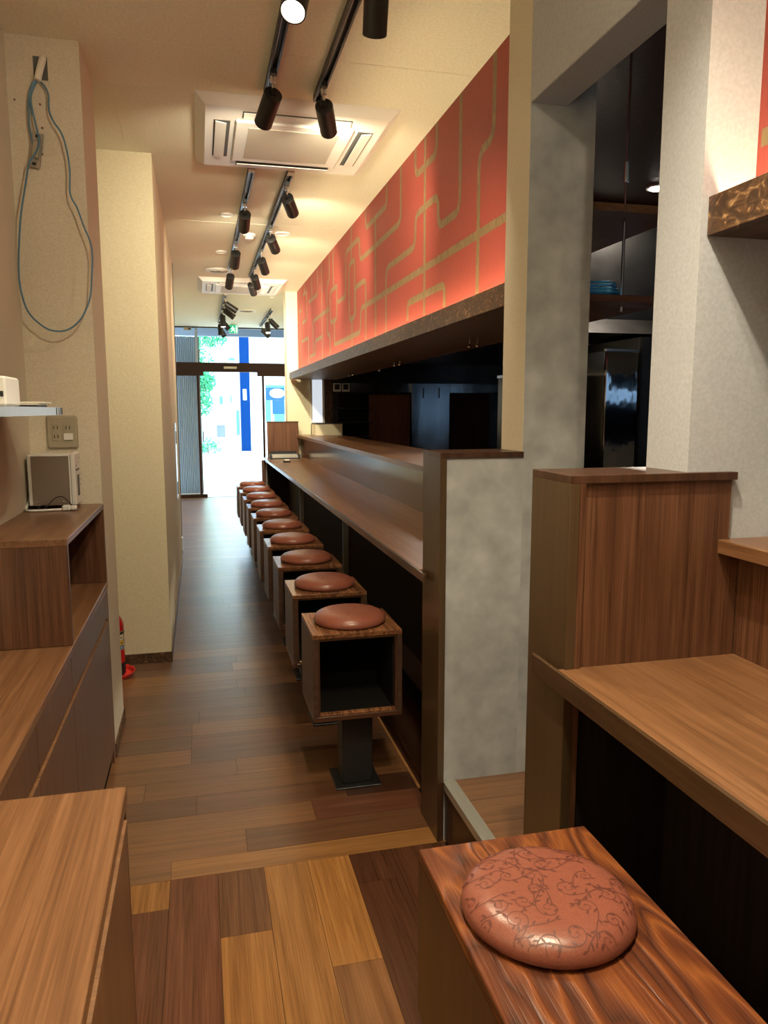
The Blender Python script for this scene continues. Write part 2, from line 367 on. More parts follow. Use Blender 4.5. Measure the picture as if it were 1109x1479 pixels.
# raised kitchen floor seen in the passage
ps = struct('floor_passage', [(.765, 7, 1.575, 2.262, 0, .2065), (1.24, 7, -1.8, 1.565, 0, .2065), (1.24, 7, 2.262, 8.9, 0, .2065)], M['dv'])
for xa, xb, ya, yb, c in ((.80,1.6,2.12,2.262,'tan'),(.80,1.2,1.98,2.12,'tan'),(1.2,2.1,1.98,2.12,'brown'),(.80,1.5,1.84,1.98,'tan'),(.80,1.3,1.70,1.84,'tan'),(.80,1.6,1.575,1.70,'brown')):
    plank(xa, xb, ya, yb, FC[c], 'x', ps, .21)
def nosing(bm):
    B(bm, .760, .800, 1.58, 2.262, .205, .2125, .001); B(bm, .757, .761, 1.58, 2.262, .185, .2125)
    for k in range(4): B(bm, .765+k*.009, .770+k*.009, 1.58, 2.262, .2125, .2138)
obj('stair_nosing', nosing, M['alu'], ps)

# ---- red bulkheads above the two counters
def bulkhead(nm, y0, y1, zr):
    o = struct(nm, [(XR, XR+.09, y0, y1, 1.83, CEIL)], M['red'])
    return o
RA = bulkhead('wall_red_far', 2.44, 8.9, 1.9); RB = bulkhead('wall_red_near', -1.8, 1.41, 1.9)
def beam(nm, y0, y1, lab):
    b = thing(nm, ((XB+1.57)/2, (y0+y1)/2, 1.808), lab, 'beam')
    obj('front_board', [(XB, XB+.03, y0, y1, 1.808, 1.886, .001)], M['bark'], b)
    obj('soffit_board', [(XB+.03, 1.57, y0, y1, 1.808, 1.828)], M['soffit'], b)
    obj('light_strip', [(XB+.045, XB+.062, y0+.02, y1-.02, 1.829, 1.838)], M['led'], b)
    return b
BA = beam('canopy_beam', 2.44, 8.85, 'long bronze-mottled beam under the red patterned wall above the long counter')
BB = beam('canopy_beam', -1.8, 1.409, 'bronze-mottled beam end jutting from the pale wall at the right edge')
def hook(bm, x, y):
    lathe(bm, [(.004,1.792),(.004,1.808)], (x, y, 0), 8); lathe(bm, [(.0,1.770),(.008,1.774),(.011,1.782),(.008,1.790),(0,1.794)], (x, y, 0), 10)
for x, y in ((1.384,3.769),(1.41,3.72),(1.418,5.46),(1.423,5.33),(1.479,6.188),(1.404,6.95),(1.404,7.1)):
    obj('hanging_hook', lambda bm: hook(bm, x, y), M['chrome'], BA, smooth=True)
# gold circuit-like lines on the red wallpaper, flat printed strips
def D(a, b): q = at(580+a*.2839, 40+b*.2839, x=XR); return (q.y, q.z)
def Cc(a, b): q = at(420+a*.21635, 220+b*.21635, x=XR); return (q.y, q.z)
def snap(P):
    P = [list(q) for q in P]
    for i in range(len(P)-1):
        if abs(P[i+1][0]-P[i][0]) > abs(P[i+1][1]-P[i][1])*1.0: P[i+1][1] = P[i][1]
        else: P[i+1][0] = P[i][0]
    return P
def rounded(P, r):
    out = [Vector(P[0])]
    for i in range(1, len(P)-1):
        a, b, c = Vector(P[i-1]), Vector(P[i]), Vector(P[i+1])
        rr = min(r, (a-b).length*.45, (c-b).length*.45)
        if rr < 1e-3: continue
        p0 = b+(a-b).normalized()*rr; p1 = b+(c-b).normalized()*rr
        for k in range(5):
            t = k/4; out.append(p0*(1-t)**2+b*2*t*(1-t)+p1*t*t)
    return out+[Vector(P[-1])]
def ribbon(bm, P, w, x):
    n = len(P); L = []
    for i, q in enumerate(P):
        t = (P[min(i+1, n-1)]-P[max(i-1, 0)]).normalized(); s = Vector((-t.y, t.x))*w/2
        L.append([bm.verts.new((x, (q+s).x, (q+s).y)), bm.verts.new((x, (q-s).x, (q-s).y)), bm.verts.new((x+.004, (q-s).x, (q-s).y)), bm.verts.new((x+.004, (q+s).x, (q+s).y))])
    for a, b in zip(L, L[1:]):
        for k in range(4): bm.faces.new((a[k], a[(k+1) % 4], b[(k+1) % 4], b[k]))
    bm.faces.new(L[0]); bm.faces.new(L[-1][::-1])
LN = [[D(477,100),D(470,560),D(395,620),D(381,1365)], [D(303,320),D(290,935),D(185,1005),D(176,860),D(70,945),D(60,1120),Cc(635,750),Cc(632,1205)],
      [D(180,468),D(178,640),D(70,740),D(65,610)], [D(120,540),D(115,1462)], [D(530,962),Cc(465,1045),Cc(455,1205),Cc(293,1280)],
      [D(30,1490),D(33,1400),D(218,1320),D(222,1420)],
      [Cc(735,85),Cc(730,470),Cc(460,715),Cc(452,575),Cc(365,645),Cc(360,965),Cc(312,1005)],
      [Cc(640,195),Cc(635,360),Cc(500,510),Cc(495,385)], [Cc(565,455),Cc(565,1235)], [Cc(403,495),Cc(405,720)],
      [Cc(425,715),Cc(388,745),Cc(395,1120),Cc(428,1100),Cc(430,720)], [Cc(408,1125),Cc(410,1300)],
      [Cc(435,900),Cc(438,890),Cc(500,860),Cc(508,1250)], [Cc(432,1090),Cc(436,900)],
      [Cc(255,675),Cc(255,860),Cc(240,880),Cc(238,1225),Cc(262,1232),Cc(268,1350)], [Cc(282,650),Cc(285,890)],
      [Cc(308,890),Cc(262,925),Cc(265,1140),Cc(308,1120),Cc(312,895)], [Cc(290,1135),Cc(290,1290)],
      [Cc(205,750),Cc(210,1378)], [Cc(178,775),Cc(178,945),Cc(122,1000),Cc(120,985)], [Cc(138,820),Cc(140,960)],
      [Cc(255,1045),Cc(148,1125),Cc(150,1355),Cc(128,1368)], [Cc(150,1352),Cc(165,1350),Cc(170,1255),Cc(210,1240)],
      [Cc(90,880),Cc(92,935)], [Cc(103,930),Cc(82,950)], [Cc(104,935),Cc(103,1120),Cc(78,1132)], [Cc(75,1265),Cc(118,1243),Cc(122,1410)], [Cc(70,1055),Cc(55,1065)],
      [Cc(330,900),Cc(330,1130)]]
for k, P in enumerate(LN[:-1]):
    P = snap(P)
    P = [(q[0], min(max(q[1], 1.84), CEIL-.004)) for q in P]
    P = [(max(q[0], 2.46), q[1]) for q in P]
    obj('gold_line', lambda bm: ribbon(bm, rounded(P, .07), .036, XR-.0004-.00004*k), M['gold'], RA)
for k, P in enumerate(([(1.40,2.005),(.2,2.005)], [(1.1,1.84),(1.1,2.30),(.5,2.30),(.5,2.8)], [(-.1,2.8),(-.1,2.4),(-.6,2.4),(-.6,1.9)])):
    obj('gold_line', lambda bm: ribbon(bm, rounded([Vector(q) for q in P], .07), .036, XR-.0004-.00004*k), M['gold'], RB)

# ================================================================== COUNTERS
def counter(nm, y0, y1, wrap, lab, endp):
    c = thing(nm, (.94, (y0+y1)/2, 0), lab, 'counter')
    th = .03 if nm == 'bar_counter' and wrap < 2.4 and y1 > 3 else .045
    def top(bm):
        B(bm, .722, 1.156, y0, y1, .904-th, .904, .0015)
    obj('worktop', top, M['wy'], c)
    a, b = (wrap, y1) if y1 > 3 else (y0, wrap)
    obj('front_edge', [(.714, .7225, a, b, .904-th, .9045, .001)], M['edgey'], c)
    obj('backsplash', [(1.155, 1.175, y0, y1, .904, 1.136)], M['gloss'], c)
    obj('front_panel', [(1.0, 1.02, y0, y1, .13, .904-th)], M['darkpanel'], c)
    obj('kick_rail', [(.985, 1.0, y0, y1, .12, .26)], M['dv'], c)
    obj('toe_recess', [(1.06, 1.08, y0, y1, 0, .14)], M['blackin'], c)
    return c
cA = counter('bar_counter', 2.44, 8.85, 2.352, 'long brown wooden counter running to the shopfront behind the row of stools', True)
cB = counter('bar_counter', -1.2, 1.3995, 1.51, 'brown wooden counter in the right foreground above the bench', True)
obj('end_leg', [(.690, .735, 8.82, 8.85, 0, .874)], M['dv'], cA); obj('end_panel', [(.752, 1.0, 8.82, 8.85, 0, .874)], M['darkpanel'], cA); obj('end_strip', [(.735, .752, 8.82, 8.85, 0, .874)], M['alu'], cA)
for yy in (2.95, 5.15, 7.5): obj('support_post', [(.96, .999, yy-.012, yy+.012, .0, .874)], M['alu'], cA)
def ledge(y0, y1, lab):
    l = thing('serving_ledge', (1.3, (y0+y1)/2, 1.13), lab, 'ledge')
    obj('ledge_board', [(1.10, 1.60, y0, y1, 1.137, 1.168, .0015)], M['wy'], l)
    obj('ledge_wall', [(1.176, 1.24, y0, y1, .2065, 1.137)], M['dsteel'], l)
ledge(2.44, 8.88, 'raised wooden serving ledge behind the long counter')
ledge(-1.2, 1.409, 'raised wooden serving ledge at the right edge behind the near counter')
# end partitions
def endwall(y0, y1, xc, wooden, lab, cap_t, nm='end_partition'):
    e = thing(nm, (.88, (y0+y1)/2, 0), lab, 'partition')
    obj('side_board', [(.735, .757, y0, y1, 0, 1.30, .0008)], M['edge'], e, label='smooth brown side board facing the aisle')
    obj('cap_board', [(.735, xc, y0, y1, 1.30, 1.317, .0008)], M['dv'], e)
    return e
eA = endwall(2.252, 2.44, 1.019, False, 'end partition of the long counter with brown side board and grey plaster face', .017)
obj('plaster_face', [(.757, XP+.001, 2.2605, 2.264, .21, 1.30)], M['grey'], eA)
obj('base_board', [(.7355, .757, 2.2515, 2.262, 0, .21)], M['dv'], eA)
eB = endwall(1.391, 1.575, 1.133, True, 'square-topped brown wooden end partition beside the near counter', .017)
obj('lower_panel', [(.775, 1.154, 1.400, 1.4095, 0, .859)], M['darkpanel'], eB); obj('face_panel', [(.757, 1.125, 1.400, 1.4095, .859, 1.30), (1.125, 1.154, 1.400, 1.4095, .859, 1.136)], M['wv'], eB, label='reddish brown panel with vertical grain')
obj('core', [(.757, 1.019, 1.4097, 1.574, 0, 1.30)], M['dv'], eB)
obj('frame_post', [(.757, .770, 1.391, 1.400, 0, 1.30)], M['wv'], eB)
# till screen, tray and small objects on the far end of the counter
t = thing('till_screen', (.94, 8.78, .904), 'upright wooden screen board standing at the far end of the long counter', 'screen')
obj('board', [(.757, 1.118, 8.77, 8.79, .904, 1.312)], M['wv'], t); obj('top_cap', [(.753, 1.122, 8.765, 8.795, 1.312, 1.325)], M['dv'], t)
t = thing('menu_tray', (.93, 8.62, .904), 'black tray with silver rail lying before the wooden screen', 'tray')
obj('tray_body', [(.765,1.10,8.50,8.72,.904,.915),(.765,.78,8.50,8.72,.915,.955),(1.085,1.10,8.50,8.72,.915,.955),(.78,1.085,8.705,8.72,.915,.985)], M['blk'], t)
obj('rail', [(.785,1.08,8.52,8.55,.915,.945,.003)], M['alu'], t); obj('slat', [(.785,1.08,8.62,8.63,.915,.955)], M['alu'], t)
t = thing('stapler', (.885, 7.95, .904), 'small black holder with cream top lying on the long counter', 'holder')
obj('body', lambda bm: B(bm, .845, .925, 7.93, 7.98, .904, .922, .005), M['blk'], t); obj('top', lambda bm: B(bm, .86, .915, 7.935, 7.975, .922, .936, .006), M['label'], t)
obj('pointer', lambda bm: B(bm, .815, .845, 7.948, 7.958, .906, .911), M['alu'], t)

# ================================================================== STOOLS
def cz(r, R=.1395, h=.046):
    q = min(1, r/R); return h*(1-q**3.4)**.42
def cushion_bm(bm, cx, cy, z0, R=.1395, h=.046):
    prof = [(R*.93, z0), (R*.985, z0+.006)]
    for k in range(19):
        a = k/18; r = R*math.cos(a*math.pi/2)**.40
        prof.append((r if k < 18 else 0, z0+.010+(h-.010)*(math.sin(a*math.pi/2))**.9))
    lathe(bm, prof, (cx, cy, 0), 40)
def surf_z(r, z0, R=.1395, h=.046):
    q = min(1, r/R); a = math.acos(min(1, q**(1/.40)))
    return z0+.010+(h-.010)*(math.sin(a))**.9
def vines(bm, cx, cy, z0, seed=3):
    rr = random.Random(seed); R = .136; seeds = []
    def put(P, w0, w1):
        L = []
        n = len(P)
        for i, q in enumerate(P):
            t_ = (P[min(i+1, n-1)]-P[max(i-1, 0)]);
            if t_.length < 1e-7: continue
            t_.normalize(); s = Vector((-t_.y, t_.x)); w = w0+(w1-w0)*i/(n-1)
            pr = []
            for sg in (1, -1):
                v = q+s*w/2*sg; rad = v.length
                if rad > R: v = v*(R/rad)
                pr.append(bm.verts.new((cx+v.x, cy+v.y, surf_z(v.length, z0)+.00035)))
            L.append(pr)
        for a, b in zip(L, L[1:]):
            bm.faces.new((a[0], a[1], b[1], b[0]))
    def leaf(p, ang, L):
        d = Vector((math.cos(ang), math.sin(ang))); pts = []; n = 5
        if (p+d*L).length > R: return
        prev = None
        for i in range(n+1):
            t_ = i/n; w = L*.34*math.sin(math.pi*min(1, t_*.95+.02)); q = p+d*L*t_; s = Vector((-d.y, d.x))
            pr = [bm.verts.new((cx+v.x, cy+v.y, surf_z(min(v.length, R), z0)+.0004)) for v in (q+s*w/2, q-s*w/2)]
            if prev: bm.faces.new((prev[0], prev[1], pr[1], pr[0]))
            prev = pr
    tries = 0
    while len(seeds) < 40 and tries < 4000:
        tries += 1
        a = rr.uniform(0, 6.283); d = math.sqrt(rr.random())*.134; c = Vector((d*math.cos(a), d*math.sin(a)))
        if any((c-s).length < .037 for s in seeds): continue
        seeds.append(c)
        sg = rr.choice((-1, 1)); R0 = rr.uniform(.010, .017); th0 = rr.uniform(0, 6.283); P = []
        for k in range(44):      # spiral from the centre outwards
            u = k/43; r = .0015+R0*u**.8; th = th0+sg*u*8.2
            P.append(c+Vector((math.cos(th), math.sin(th)))*r)
        e = P[-1]; d = (P[-1]-P[-2]).normalized(); ang = math.atan2(d.y, d.x)
        for k in range(26):      # stem leaving the spiral in a reversed curve
            ang += sg*(.09-.16*k/25)*1.0; e = e+Vector((math.cos(ang), math.sin(ang)))*.0026
            if e.length > R-.002 or any((e-q).length < .012 for q in seeds[:-1]): break
            P.append(e)
        put(P, .0010, .0020)
        for k in range(18, len(P), 9):
            d = P[k]-P[k-1]; leaf(P[k], math.atan2(d.y, d.x)+rr.choice((-1, 1))*.8, rr.uniform(.009, .013))
        leaf(P[-1], ang+.3, .011); leaf(P[-1], ang-.5, .009); leaf(c, th0, .005)
def make_stool(yc):
    s = thing('bar_stool', (.5385, yc, 0), '', 'stool', 'box stools along the counter')
    x0, x1, y0, y1, z0, z1, t = .371, .706, yc-.155, yc+.155, .312, .644, .018
    obj('base_plate', lambda bm: B(bm, .465, .645, yc-.088, yc+.088, 0, .008, .002), M['black'], s)
    obj('pole', lambda bm: B(bm, .495, .615, yc-.055, yc+.055, .008, z0, .003), M['black'], s)
    obj('box_top', lambda bm: B(bm, x0, x1, y0, y1, z1-t, z1, .0012), M['boxtop'], s)
    obj('box_bottom', lambda bm: B(bm, x0, x1, y0, y1, z0, z0+t, .0012), M['ply'], s)
    obj('side_panel', lambda bm: B(bm, x0, x0+t, y0, y1, z0+t, z1-t), M['boxy'], s)
    obj('side_panel', lambda bm: B(bm, x1-t, x1, y0, y1, z0+t, z1-t), M['boxy'], s)
    obj('front_lip', lambda bm: B(bm, x0+t+.004, x1-t-.004, y0+.001, y0+.026, z0+t, z0+t+.009, .001), M['boxtop'], s)  # lip takes the lighter top wood to paint the light on it
    obj('back_panel', lambda bm: B(bm, x0+t, x1-t, y1-.012, y1-.002, z0+t, z1-t), M['blackin'], s)
    obj('inner_lining', lambda bm: (B(bm, x0+t, x1-t, y0+.03, y1-.012, z0+t, z0+t+.003), B(bm, x0+t, x0+t+.010, y0+.03, y1-.012, z0+t+.003, z1-t), B(bm, x1-t-.010, x1-t, y0+.03, y1-.012, z0+t+.003, z1-t)), M['blackin'], s)
    f = .008
    obj('inner_frame', lambda bm: (B(bm, x0+t, x0+t+f, y0+.004, y0+.029, z0+t, z1-t), B(bm, x1-t-f, x1-t, y0+.004, y0+.029, z0+t, z1-t), B(bm, x0+t+f, x1-t-f, y0+.004, y0+.029, z1-t-f, z1-t), B(bm, x0+t+f, x1-t-f, y0+.004, y0+.029, z0+t, z0+t+f)), M['dv'], s)
    c = obj('cushion', lambda bm: cushion_bm(bm, .5385, yc+.002, z1), M['cush'], s, smooth=True)
    obj('vine_print', lambda bm: vines(bm, .5385, yc+.002, z1), M['vinef'], c)
    return s
st = make_stool(2.757)
ords = ['nearest', 'second', 'third', 'fourth', 'fifth', 'sixth', 'seventh', 'eighth', 'ninth', 'tenth and farthest']
for k in range(10):
    o = st if k == 0 else copy_tree(st)
    o.location = (.5385, 2.757+.6085*k, 0)
    o['label'] = 'box stool with round cushion, %s in the row from the grey partition' % ords[k]
# foreground bench
bn = thing('bench_stool', (.5375, .79, 0), 'long rustic reddish-brown wooden box bench in the foreground carrying a vine-patterned cushion', 'bench')
bx0, bx1, by0, by1 = .368, .706, .34, 1.237
obj('seat_board', lambda bm: B(bm, bx0, bx1, by0, by1, .622, .644, .002), M['rustic'], bn)
obj('side_panel', [(bx0, bx0+.02, by0, by1, .33, .622)], M['dv'], bn); obj('side_panel', [(bx1-.02, bx1, by0, by1, .33, .622)], M['dv'], bn)
obj('bottom_board', lambda bm: B(bm, bx0, bx1, by0, by1, .312, .33, .001), M['dv'], bn)
obj('end_panel', [(bx0+.02, bx1-.02, by1-.02, by1-.002, .33, .622)], M['dv'], bn); obj('end_panel', [(bx0+.02, bx1-.02, by0+.002, by0+.02, .33, .622)], M['dv'], bn)
for yy in (1.03, .55):
    obj('pole', [(.48, .60, yy-.06, yy+.06, .008, .312)], M['black'], bn); obj('base_plate', [(.45, .63, yy-.09, yy+.09, 0, .008)], M['black'], bn)
fc = obj('seat_cushion', lambda bm: cushion_bm(bm, .522, 1.022, .644), M['cush'], bn, smooth=True, label='round terracotta cushion printed with dark curling vines')
obj('vine_print', lambda bm: vines(bm, .522, 1.022, .644, 11), M['vine'], fc)

# ================================================================== LEFT CABINETS
def cab_low():
    c = thing('low_cabinet', (-.52, 2.2, 0), 'low brown wooden cabinet with drawers and doors along the left wall', 'cabinet')
    obj('cabinet_top', [(-.643, -.385, 1.222, 3.168, .735, .76, .0015)], M['wy'], c)
    obj('carcass', [(-.643, -.405, 1.222, 3.12, .06, .735)], M['dv'], c)
    obj('plinth', [(-.643, -.42, 1.222, 3.12, 0, .06)], M['blackin'], c)
    obj('end_filler', [(-.643, -.388, 3.12, 3.168, 0, .735)], M['wv'], c)
    ys = [1.226, 1.78, 2.262, 3.118]
    for a, b in zip(ys, ys[1:]):
        obj('drawer_front', lambda bm: B(bm, -.405, -.387, a+.002, b-.002, .622, .732, .0008), M['wv'], c)
        d = obj('door', lambda bm: B(bm, -.405, -.387, a+.002, b-.002, .065, .606, .0008), M['wv'], c)
        obj('lit_top_edge', lambda bm: B(bm, -.405, -.3855, a+.002, b-.002, .602, .607), M['plank'], d).color = (.26,.13,.06,1)  # paler strip paints the light caught by the door's top edge
cab_low()
def hutch():
    c = thing('hutch_box', (-.52, 2.73, .76), 'brown open-sided hutch box standing on the low cabinet by the column', 'cabinet')
    x0, x1, y0, y1, z0, z1 = -.643, -.3855, 2.298, 3.167, .761, 1.08
    obj('top_panel', lambda bm: B(bm, x0, x1, y0, y1, z1-.02, z1, .001), M['wy'], c)
    obj('end_panel', lambda bm: B(bm, x0, x1, y0, y0+.02, z0, z1-.02, .001), M['wv'], c)
    obj('end_panel', lambda bm: B(bm, x0, x1, y1-.02, y1, z0, z1-.02, .001), M['wv'], c)
    obj('back_panel', lambda bm: B(bm, x0, x0+.012, y0+.02, y1-.02, z0, z1-.02), M['wv'], c)
hutch()
def cab_front():
    c = thing('front_cabinet', (-.4, .6, 0), 'brown wooden cabinet in the left foreground with a plain grained top', 'cabinet')
    obj('cabinet_top', [(-.643, -.135, -.6, 1.217, .817, .842, .0015)], M['wy'], c)
    obj('carcass', [(-.643, -.156, -.6, 1.205, .06, .817)], M['dv'], c)
    obj('end_panel', [(-.643, -.137, 1.205, 1.215, .0, .816)], M['wv'], c)
    for a, b in ((.52, 1.203), (-.2, .516), (-.6, -.204)):
        d = obj('door', lambda bm: B(bm, -.156, -.137, a, b, .065, .790, .0008), M['wv'], c)
        obj('lit_top_edge', lambda bm: B(bm, -.156, -.1355, a, b, .786, .7915), M['plank'], d).color = (.26,.13,.06,1)  # same painted light along the top of these doors
cab_front()

# ---- shelf, router, papers
s = thing('wall_shelf', (-.53, 2.1, 1.44), 'thin pale-edged shelf on a black bracket on the left wall', 'shelf')
def shelfbm(bm):
    pts = [(-.643, 1.3), (-.42, 1.3), (-.42, 2.42)]
    for k in range(1, 9): pts.append((-.42-.05*(k/8)**3, 2.42+.33*k/8))
    pts.append((-.643, 2.79))
    v0 = [bm.verts.new((x, y, 1.437)) for x, y in pts]; v1 = [bm.verts.new((x, y, 1.460)) for x, y in pts]
    bm.faces.new(v0); bm.faces.new(v1[::-1])
    for i in range(len(pts)): j = (i+1) % len(pts); bm.faces.new((v0[i], v1[i], v1[j], v0[j]))
obj('shelf_board', shelfbm, M['shelfedge'], s)
for k in range(7):
    obj('kerf_rib', lambda bm: B(bm, -.002, .0012, -.005, .005, 1.438, 1.459, 0, Matrix.Translation((-.42-.05*((k+1)/8)**3, 2.42+.33*(k+1)/8, 0))), M['acd'], s)
def br(bm):
    B(bm, -.643, -.60, 1.88, 1.90, 1.20, 1.437); B(bm, -.643, -.47, 1.88, 1.90, 1.417, 1.437)
obj('bracket', [(-.643,-.628,1.86,1.885,1.18,1.437,.003),(-.643,-.46,1.86,1.885,1.422,1.437,.002)], M['blk'], s)
s = thing('router_box', (-.5, 2.2, 1.46), 'cream plastic device box with sockets standing on the left shelf', 'device')
obj('case', lambda bm: B(bm, -.60, -.476, 2.10, 2.255, 1.4625, 1.538, .005), M['white'], s, smooth=False)
for (px, pz_, w, h) in ((-.582,1.528,.010,.008),(-.565,1.51,.012,.006),(-.57,1.495,.006,.006),(-.56,1.482,.010,.008),(-.575,1.475,.006,.006),(-.54,1.53,.012,.012),(-.53,1.49,.008,.014)):
    obj('socket', [(px+.040, px+w+.040, 2.098, 2.101, pz_-.004, pz_+h-.004)], M['blk'], s)
s = thing('paper_stack', (-.5, 2.42, 1.46), 'small stack of cream papers and a black card on the left shelf', 'papers')
obj('paper', lambda bm: B(bm, -.52, -.44, 2.36, 2.50, 1.471, 1.476, .0008), M['label'], s)
obj('paper', lambda bm: B(bm, -.515, -.45, 2.35, 2.49, 1.4665, 1.4705), M['label'], s)
obj('card', lambda bm: B(bm, -.51, -.45, 2.34, 2.48, 1.4605, 1.466), M['blk'], s)
# ---- steel controller box on the hutch
s = thing('ticket_printer', (-.56, 3.07, 1.08), 'small steel-fronted appliance box with white side on top of the hutch', 'appliance')
px0, px1 = -.632, -.482
obj('case', lambda bm: B(bm, px0, px1, 3.03, 3.150, 1.094, 1.286, .003), M['white'], s)
obj('mirror_panel', lambda bm: B(bm, px0+.014, px1-.004, 3.0265, 3.031, 1.098, 1.281, .001), M['dusty'], s, label='smudged steel front plate')
obj('side_panel', lambda bm: B(bm, px1, px1+.018, 3.028, 3.152, 1.092, 1.290, .004), M['white'], s)
obj('slot', [(px1+.018, px1+.0195, 3.07, 3.11, 1.125, 1.205)], M['acd'], s); obj('slot', [(px1+.018, px1+.0195, 3.04, 3.12, 1.223, 1.229)], M['acd'], s)
for yy, zz in ((3.05,1.24),(3.125,1.265),(3.13,1.20),(3.13,1.18),(3.13,1.16)): obj('button', [(px1+.018, px1+.020, yy, yy+.007, zz, zz+.007)], M['outlet'], s)
for xx in (px0+.03, px1-.03):
    obj('foot', lambda bm: lathe(bm, [(.008,1.0805),(.008,1.094)], (xx, 3.045, 0), 12), M['blk'], s)
    obj('foot', lambda bm: lathe(bm, [(.008,1.0805),(.008,1.094)], (xx, 3.14, 0), 12), M['blk'], s)
    obj('screw', lambda bm: lathe(bm, [(.004,0),(.003,.003)], (xx, 3.0265, 1.106), 10, Matrix.Rotation(math.pi/2, 4, 'X')), M['chrome'], s)
s = thing('power_cord', (-.56, 3.0, 1.08), 'white power cord with plug and thin black lead before the steel box', 'cord')
zz = 1.0855
obj('cord', lambda bm: tube(bm, spline([(-.640,3.09,1.125),(-.642,3.03,1.09),(-.637,2.985,zz),(-.615,2.955,zz),(-.58,2.955,zz),(-.53,2.965,zz),(-.505,2.97,zz)]), .0045), M['white'], s, smooth=True)
obj('plug', lambda bm: (B(bm, -.507, -.478, 2.958, 2.982, 1.081, 1.101, .004), B(bm, -.478, -.456, 2.961, 2.979, 1.083, 1.099, .003)), M['white'], s)
obj('lead', lambda bm: tube(bm, spline([(-.575,2.975,1.083),(-.560,2.99,1.100),(-.535,3.0,1.125),(-.51,3.0,1.130),(-.488,2.985,1.115),(-.475,2.972,1.099)]), .0018), M['blk'], s, smooth=True)
# ---- outlet
s = thing('wall_outlet', (-.523, 3.17, 1.30), 'olive-beige double socket plate on the column above the steel box', 'outlet')
obj('plate', lambda bm: B(bm, -.581, -.467, 3.160, 3.1695, 1.302, 1.430, .006), M['outlet'], s)
for xx in (-.560, -.516):
    obj('socket_module', lambda bm: B(bm, xx, xx+.030, 3.1575, 3.161, 1.333, 1.402, .001), M['outlet'], s)
for xx, zz in ((-.560,1.385),(-.560,1.350),(-.516,1.385)):
    for d in (.006, .019): obj('slot', [(xx+d, xx+d+.003, 3.1568, 3.158, zz-.007, zz+.006)], M['blk'], s)
obj('cover_cap', lambda bm: B(bm, -.518, -.484, 3.153, 3.158, 1.336, 1.362, .001), M['white'], s)
# ---- cable hole, cable, bracket on the column
yw = 3.17
def w_(px, py, off=0.0): q = at(px, py, y=yw-off); return q
s = thing('cable_opening', w_(58, 98), 'rectangular hole cut high in the column with a beige conduit', 'opening')
a, b = w_(47, 81), w_(70, 117)
obj('recess', [(a.x, b.x, yw-.0015, yw-.0005, b.z, a.z)], M['acd'], s)
obj('torn_edge', lambda bm: (B(bm, a.x-.008, a.x, yw-.003, yw-.0002, b.z-.004, a.z+.012), B(bm, b.x, b.x+.007, yw-.003, yw-.0002, b.z-.004, a.z+.008), B(bm, a.x-.004, b.x+.004, yw-.0035, yw-.0002, a.z, a.z+.011)), M['cream'], s)
obj('conduit', lambda bm: tube(bm, [w_(62, 83, .004), w_(58, 98, .012), w_(54, 116, .02)], .013, 12), M['label'], s, smooth=True)
K = .3784
A1 = [(150,308),(172,332),(185,365),(187,420),(205,465),(235,510),(255,575),(266,650),(268,740),(295,795),(320,865),(345,925),(353,980),(350,1060),(343,1140),(310,1215),(260,1258),(200,1262),(150,1235),(105,1185),(80,1110),(72,1040),(72,950),(80,820),(98,700),(110,625),(125,600),(145,565),(148,530),(135,470),(118,390),(122,350),(142,308)]
A2 = [(130,308),(114,345),(108,400),(112,480),(122,535),(135,575)]
A3 = [(136,308),(120,340),(112,380),(124,440)]
s = thing('hanging_cable', w_(58, 300), 'looped grey-blue cable hanging down the column from the cut hole', 'cable')
import math as _m
def offs(i, n): return .012+.05*_m.sin(_m.pi*i/(n-1))
for P in (A1, A2, A3):
    pts = [w_(p[0]*K, p[1]*K, (.018 if len(P) < 10 else offs(i, len(P)))) for i, p in enumerate(P)]
    obj('cable', lambda bm: tube(bm, spline(pts, 6), .0034), M['greyblue'], s, smooth=True)
s = thing('mounting_plate', w_(52, 216), 'small tilted metal socket plate dangling by the cable on the column', 'bracket')
c = w_(52, 217, .014)
MM = Matrix.Translation(c) @ Matrix.Rotation(math.radians(10), 4, 'Y')
obj('plate', lambda bm: B(bm, -.021, .021, -.0025, .0025, -.062, .062, .001, MM), M['dusty'], s)
obj('socket_module', lambda bm: B(bm, -.012, .012, -.012, -.003, -.03, .03, .002, MM), M['outlet'], s)
for dz in (-.05, .05): obj('screw_hole', lambda bm: B(bm, -.007, .007, -.005, -.0026, dz-.005, dz+.005, .0005, MM), M['blk'], s)
for px_, py_ in ((58,151),(61,185),(21,144),(61,223)):
    set_props(obj('wall_screw', lambda bm: lathe(bm, [(.004,0),(.004,.003)], w_(px_, py_), 10, Matrix.Rotation(math.pi/2, 4, 'X')), M['bark2']), 'tiny screw in the column, %s' % {151:'just below the cut hole', 185:'right of the socket plate top', 144:'alone near the wall corner', 223:'beside the foot of the socket plate'}[py_], 'screw', 'screws in the column')
# ---- switch plates on the box wall far edge
s = thing('switch_panel', (-.203, 6.5, .7), 'narrow pale switch strip on the far end of the yellow box wall', 'switch')
obj('plate', lambda bm: B(bm, -.2025, -.194, 6.30, 6.62, .72, 1.35, .003), M['shelfedge'], s)
for zz in (1.18, .76): obj('switch', [(-.194, -.190, 6.40, 6.50, zz, zz+.10)], M['blk'], s)
set_props(obj('corner_guard', lambda bm: B(bm, -.2025, -.190, 7.14, 7.24, .15, .27, .003), M['alu']), 'small silver plate low on the far end of the box wall', 'plate')
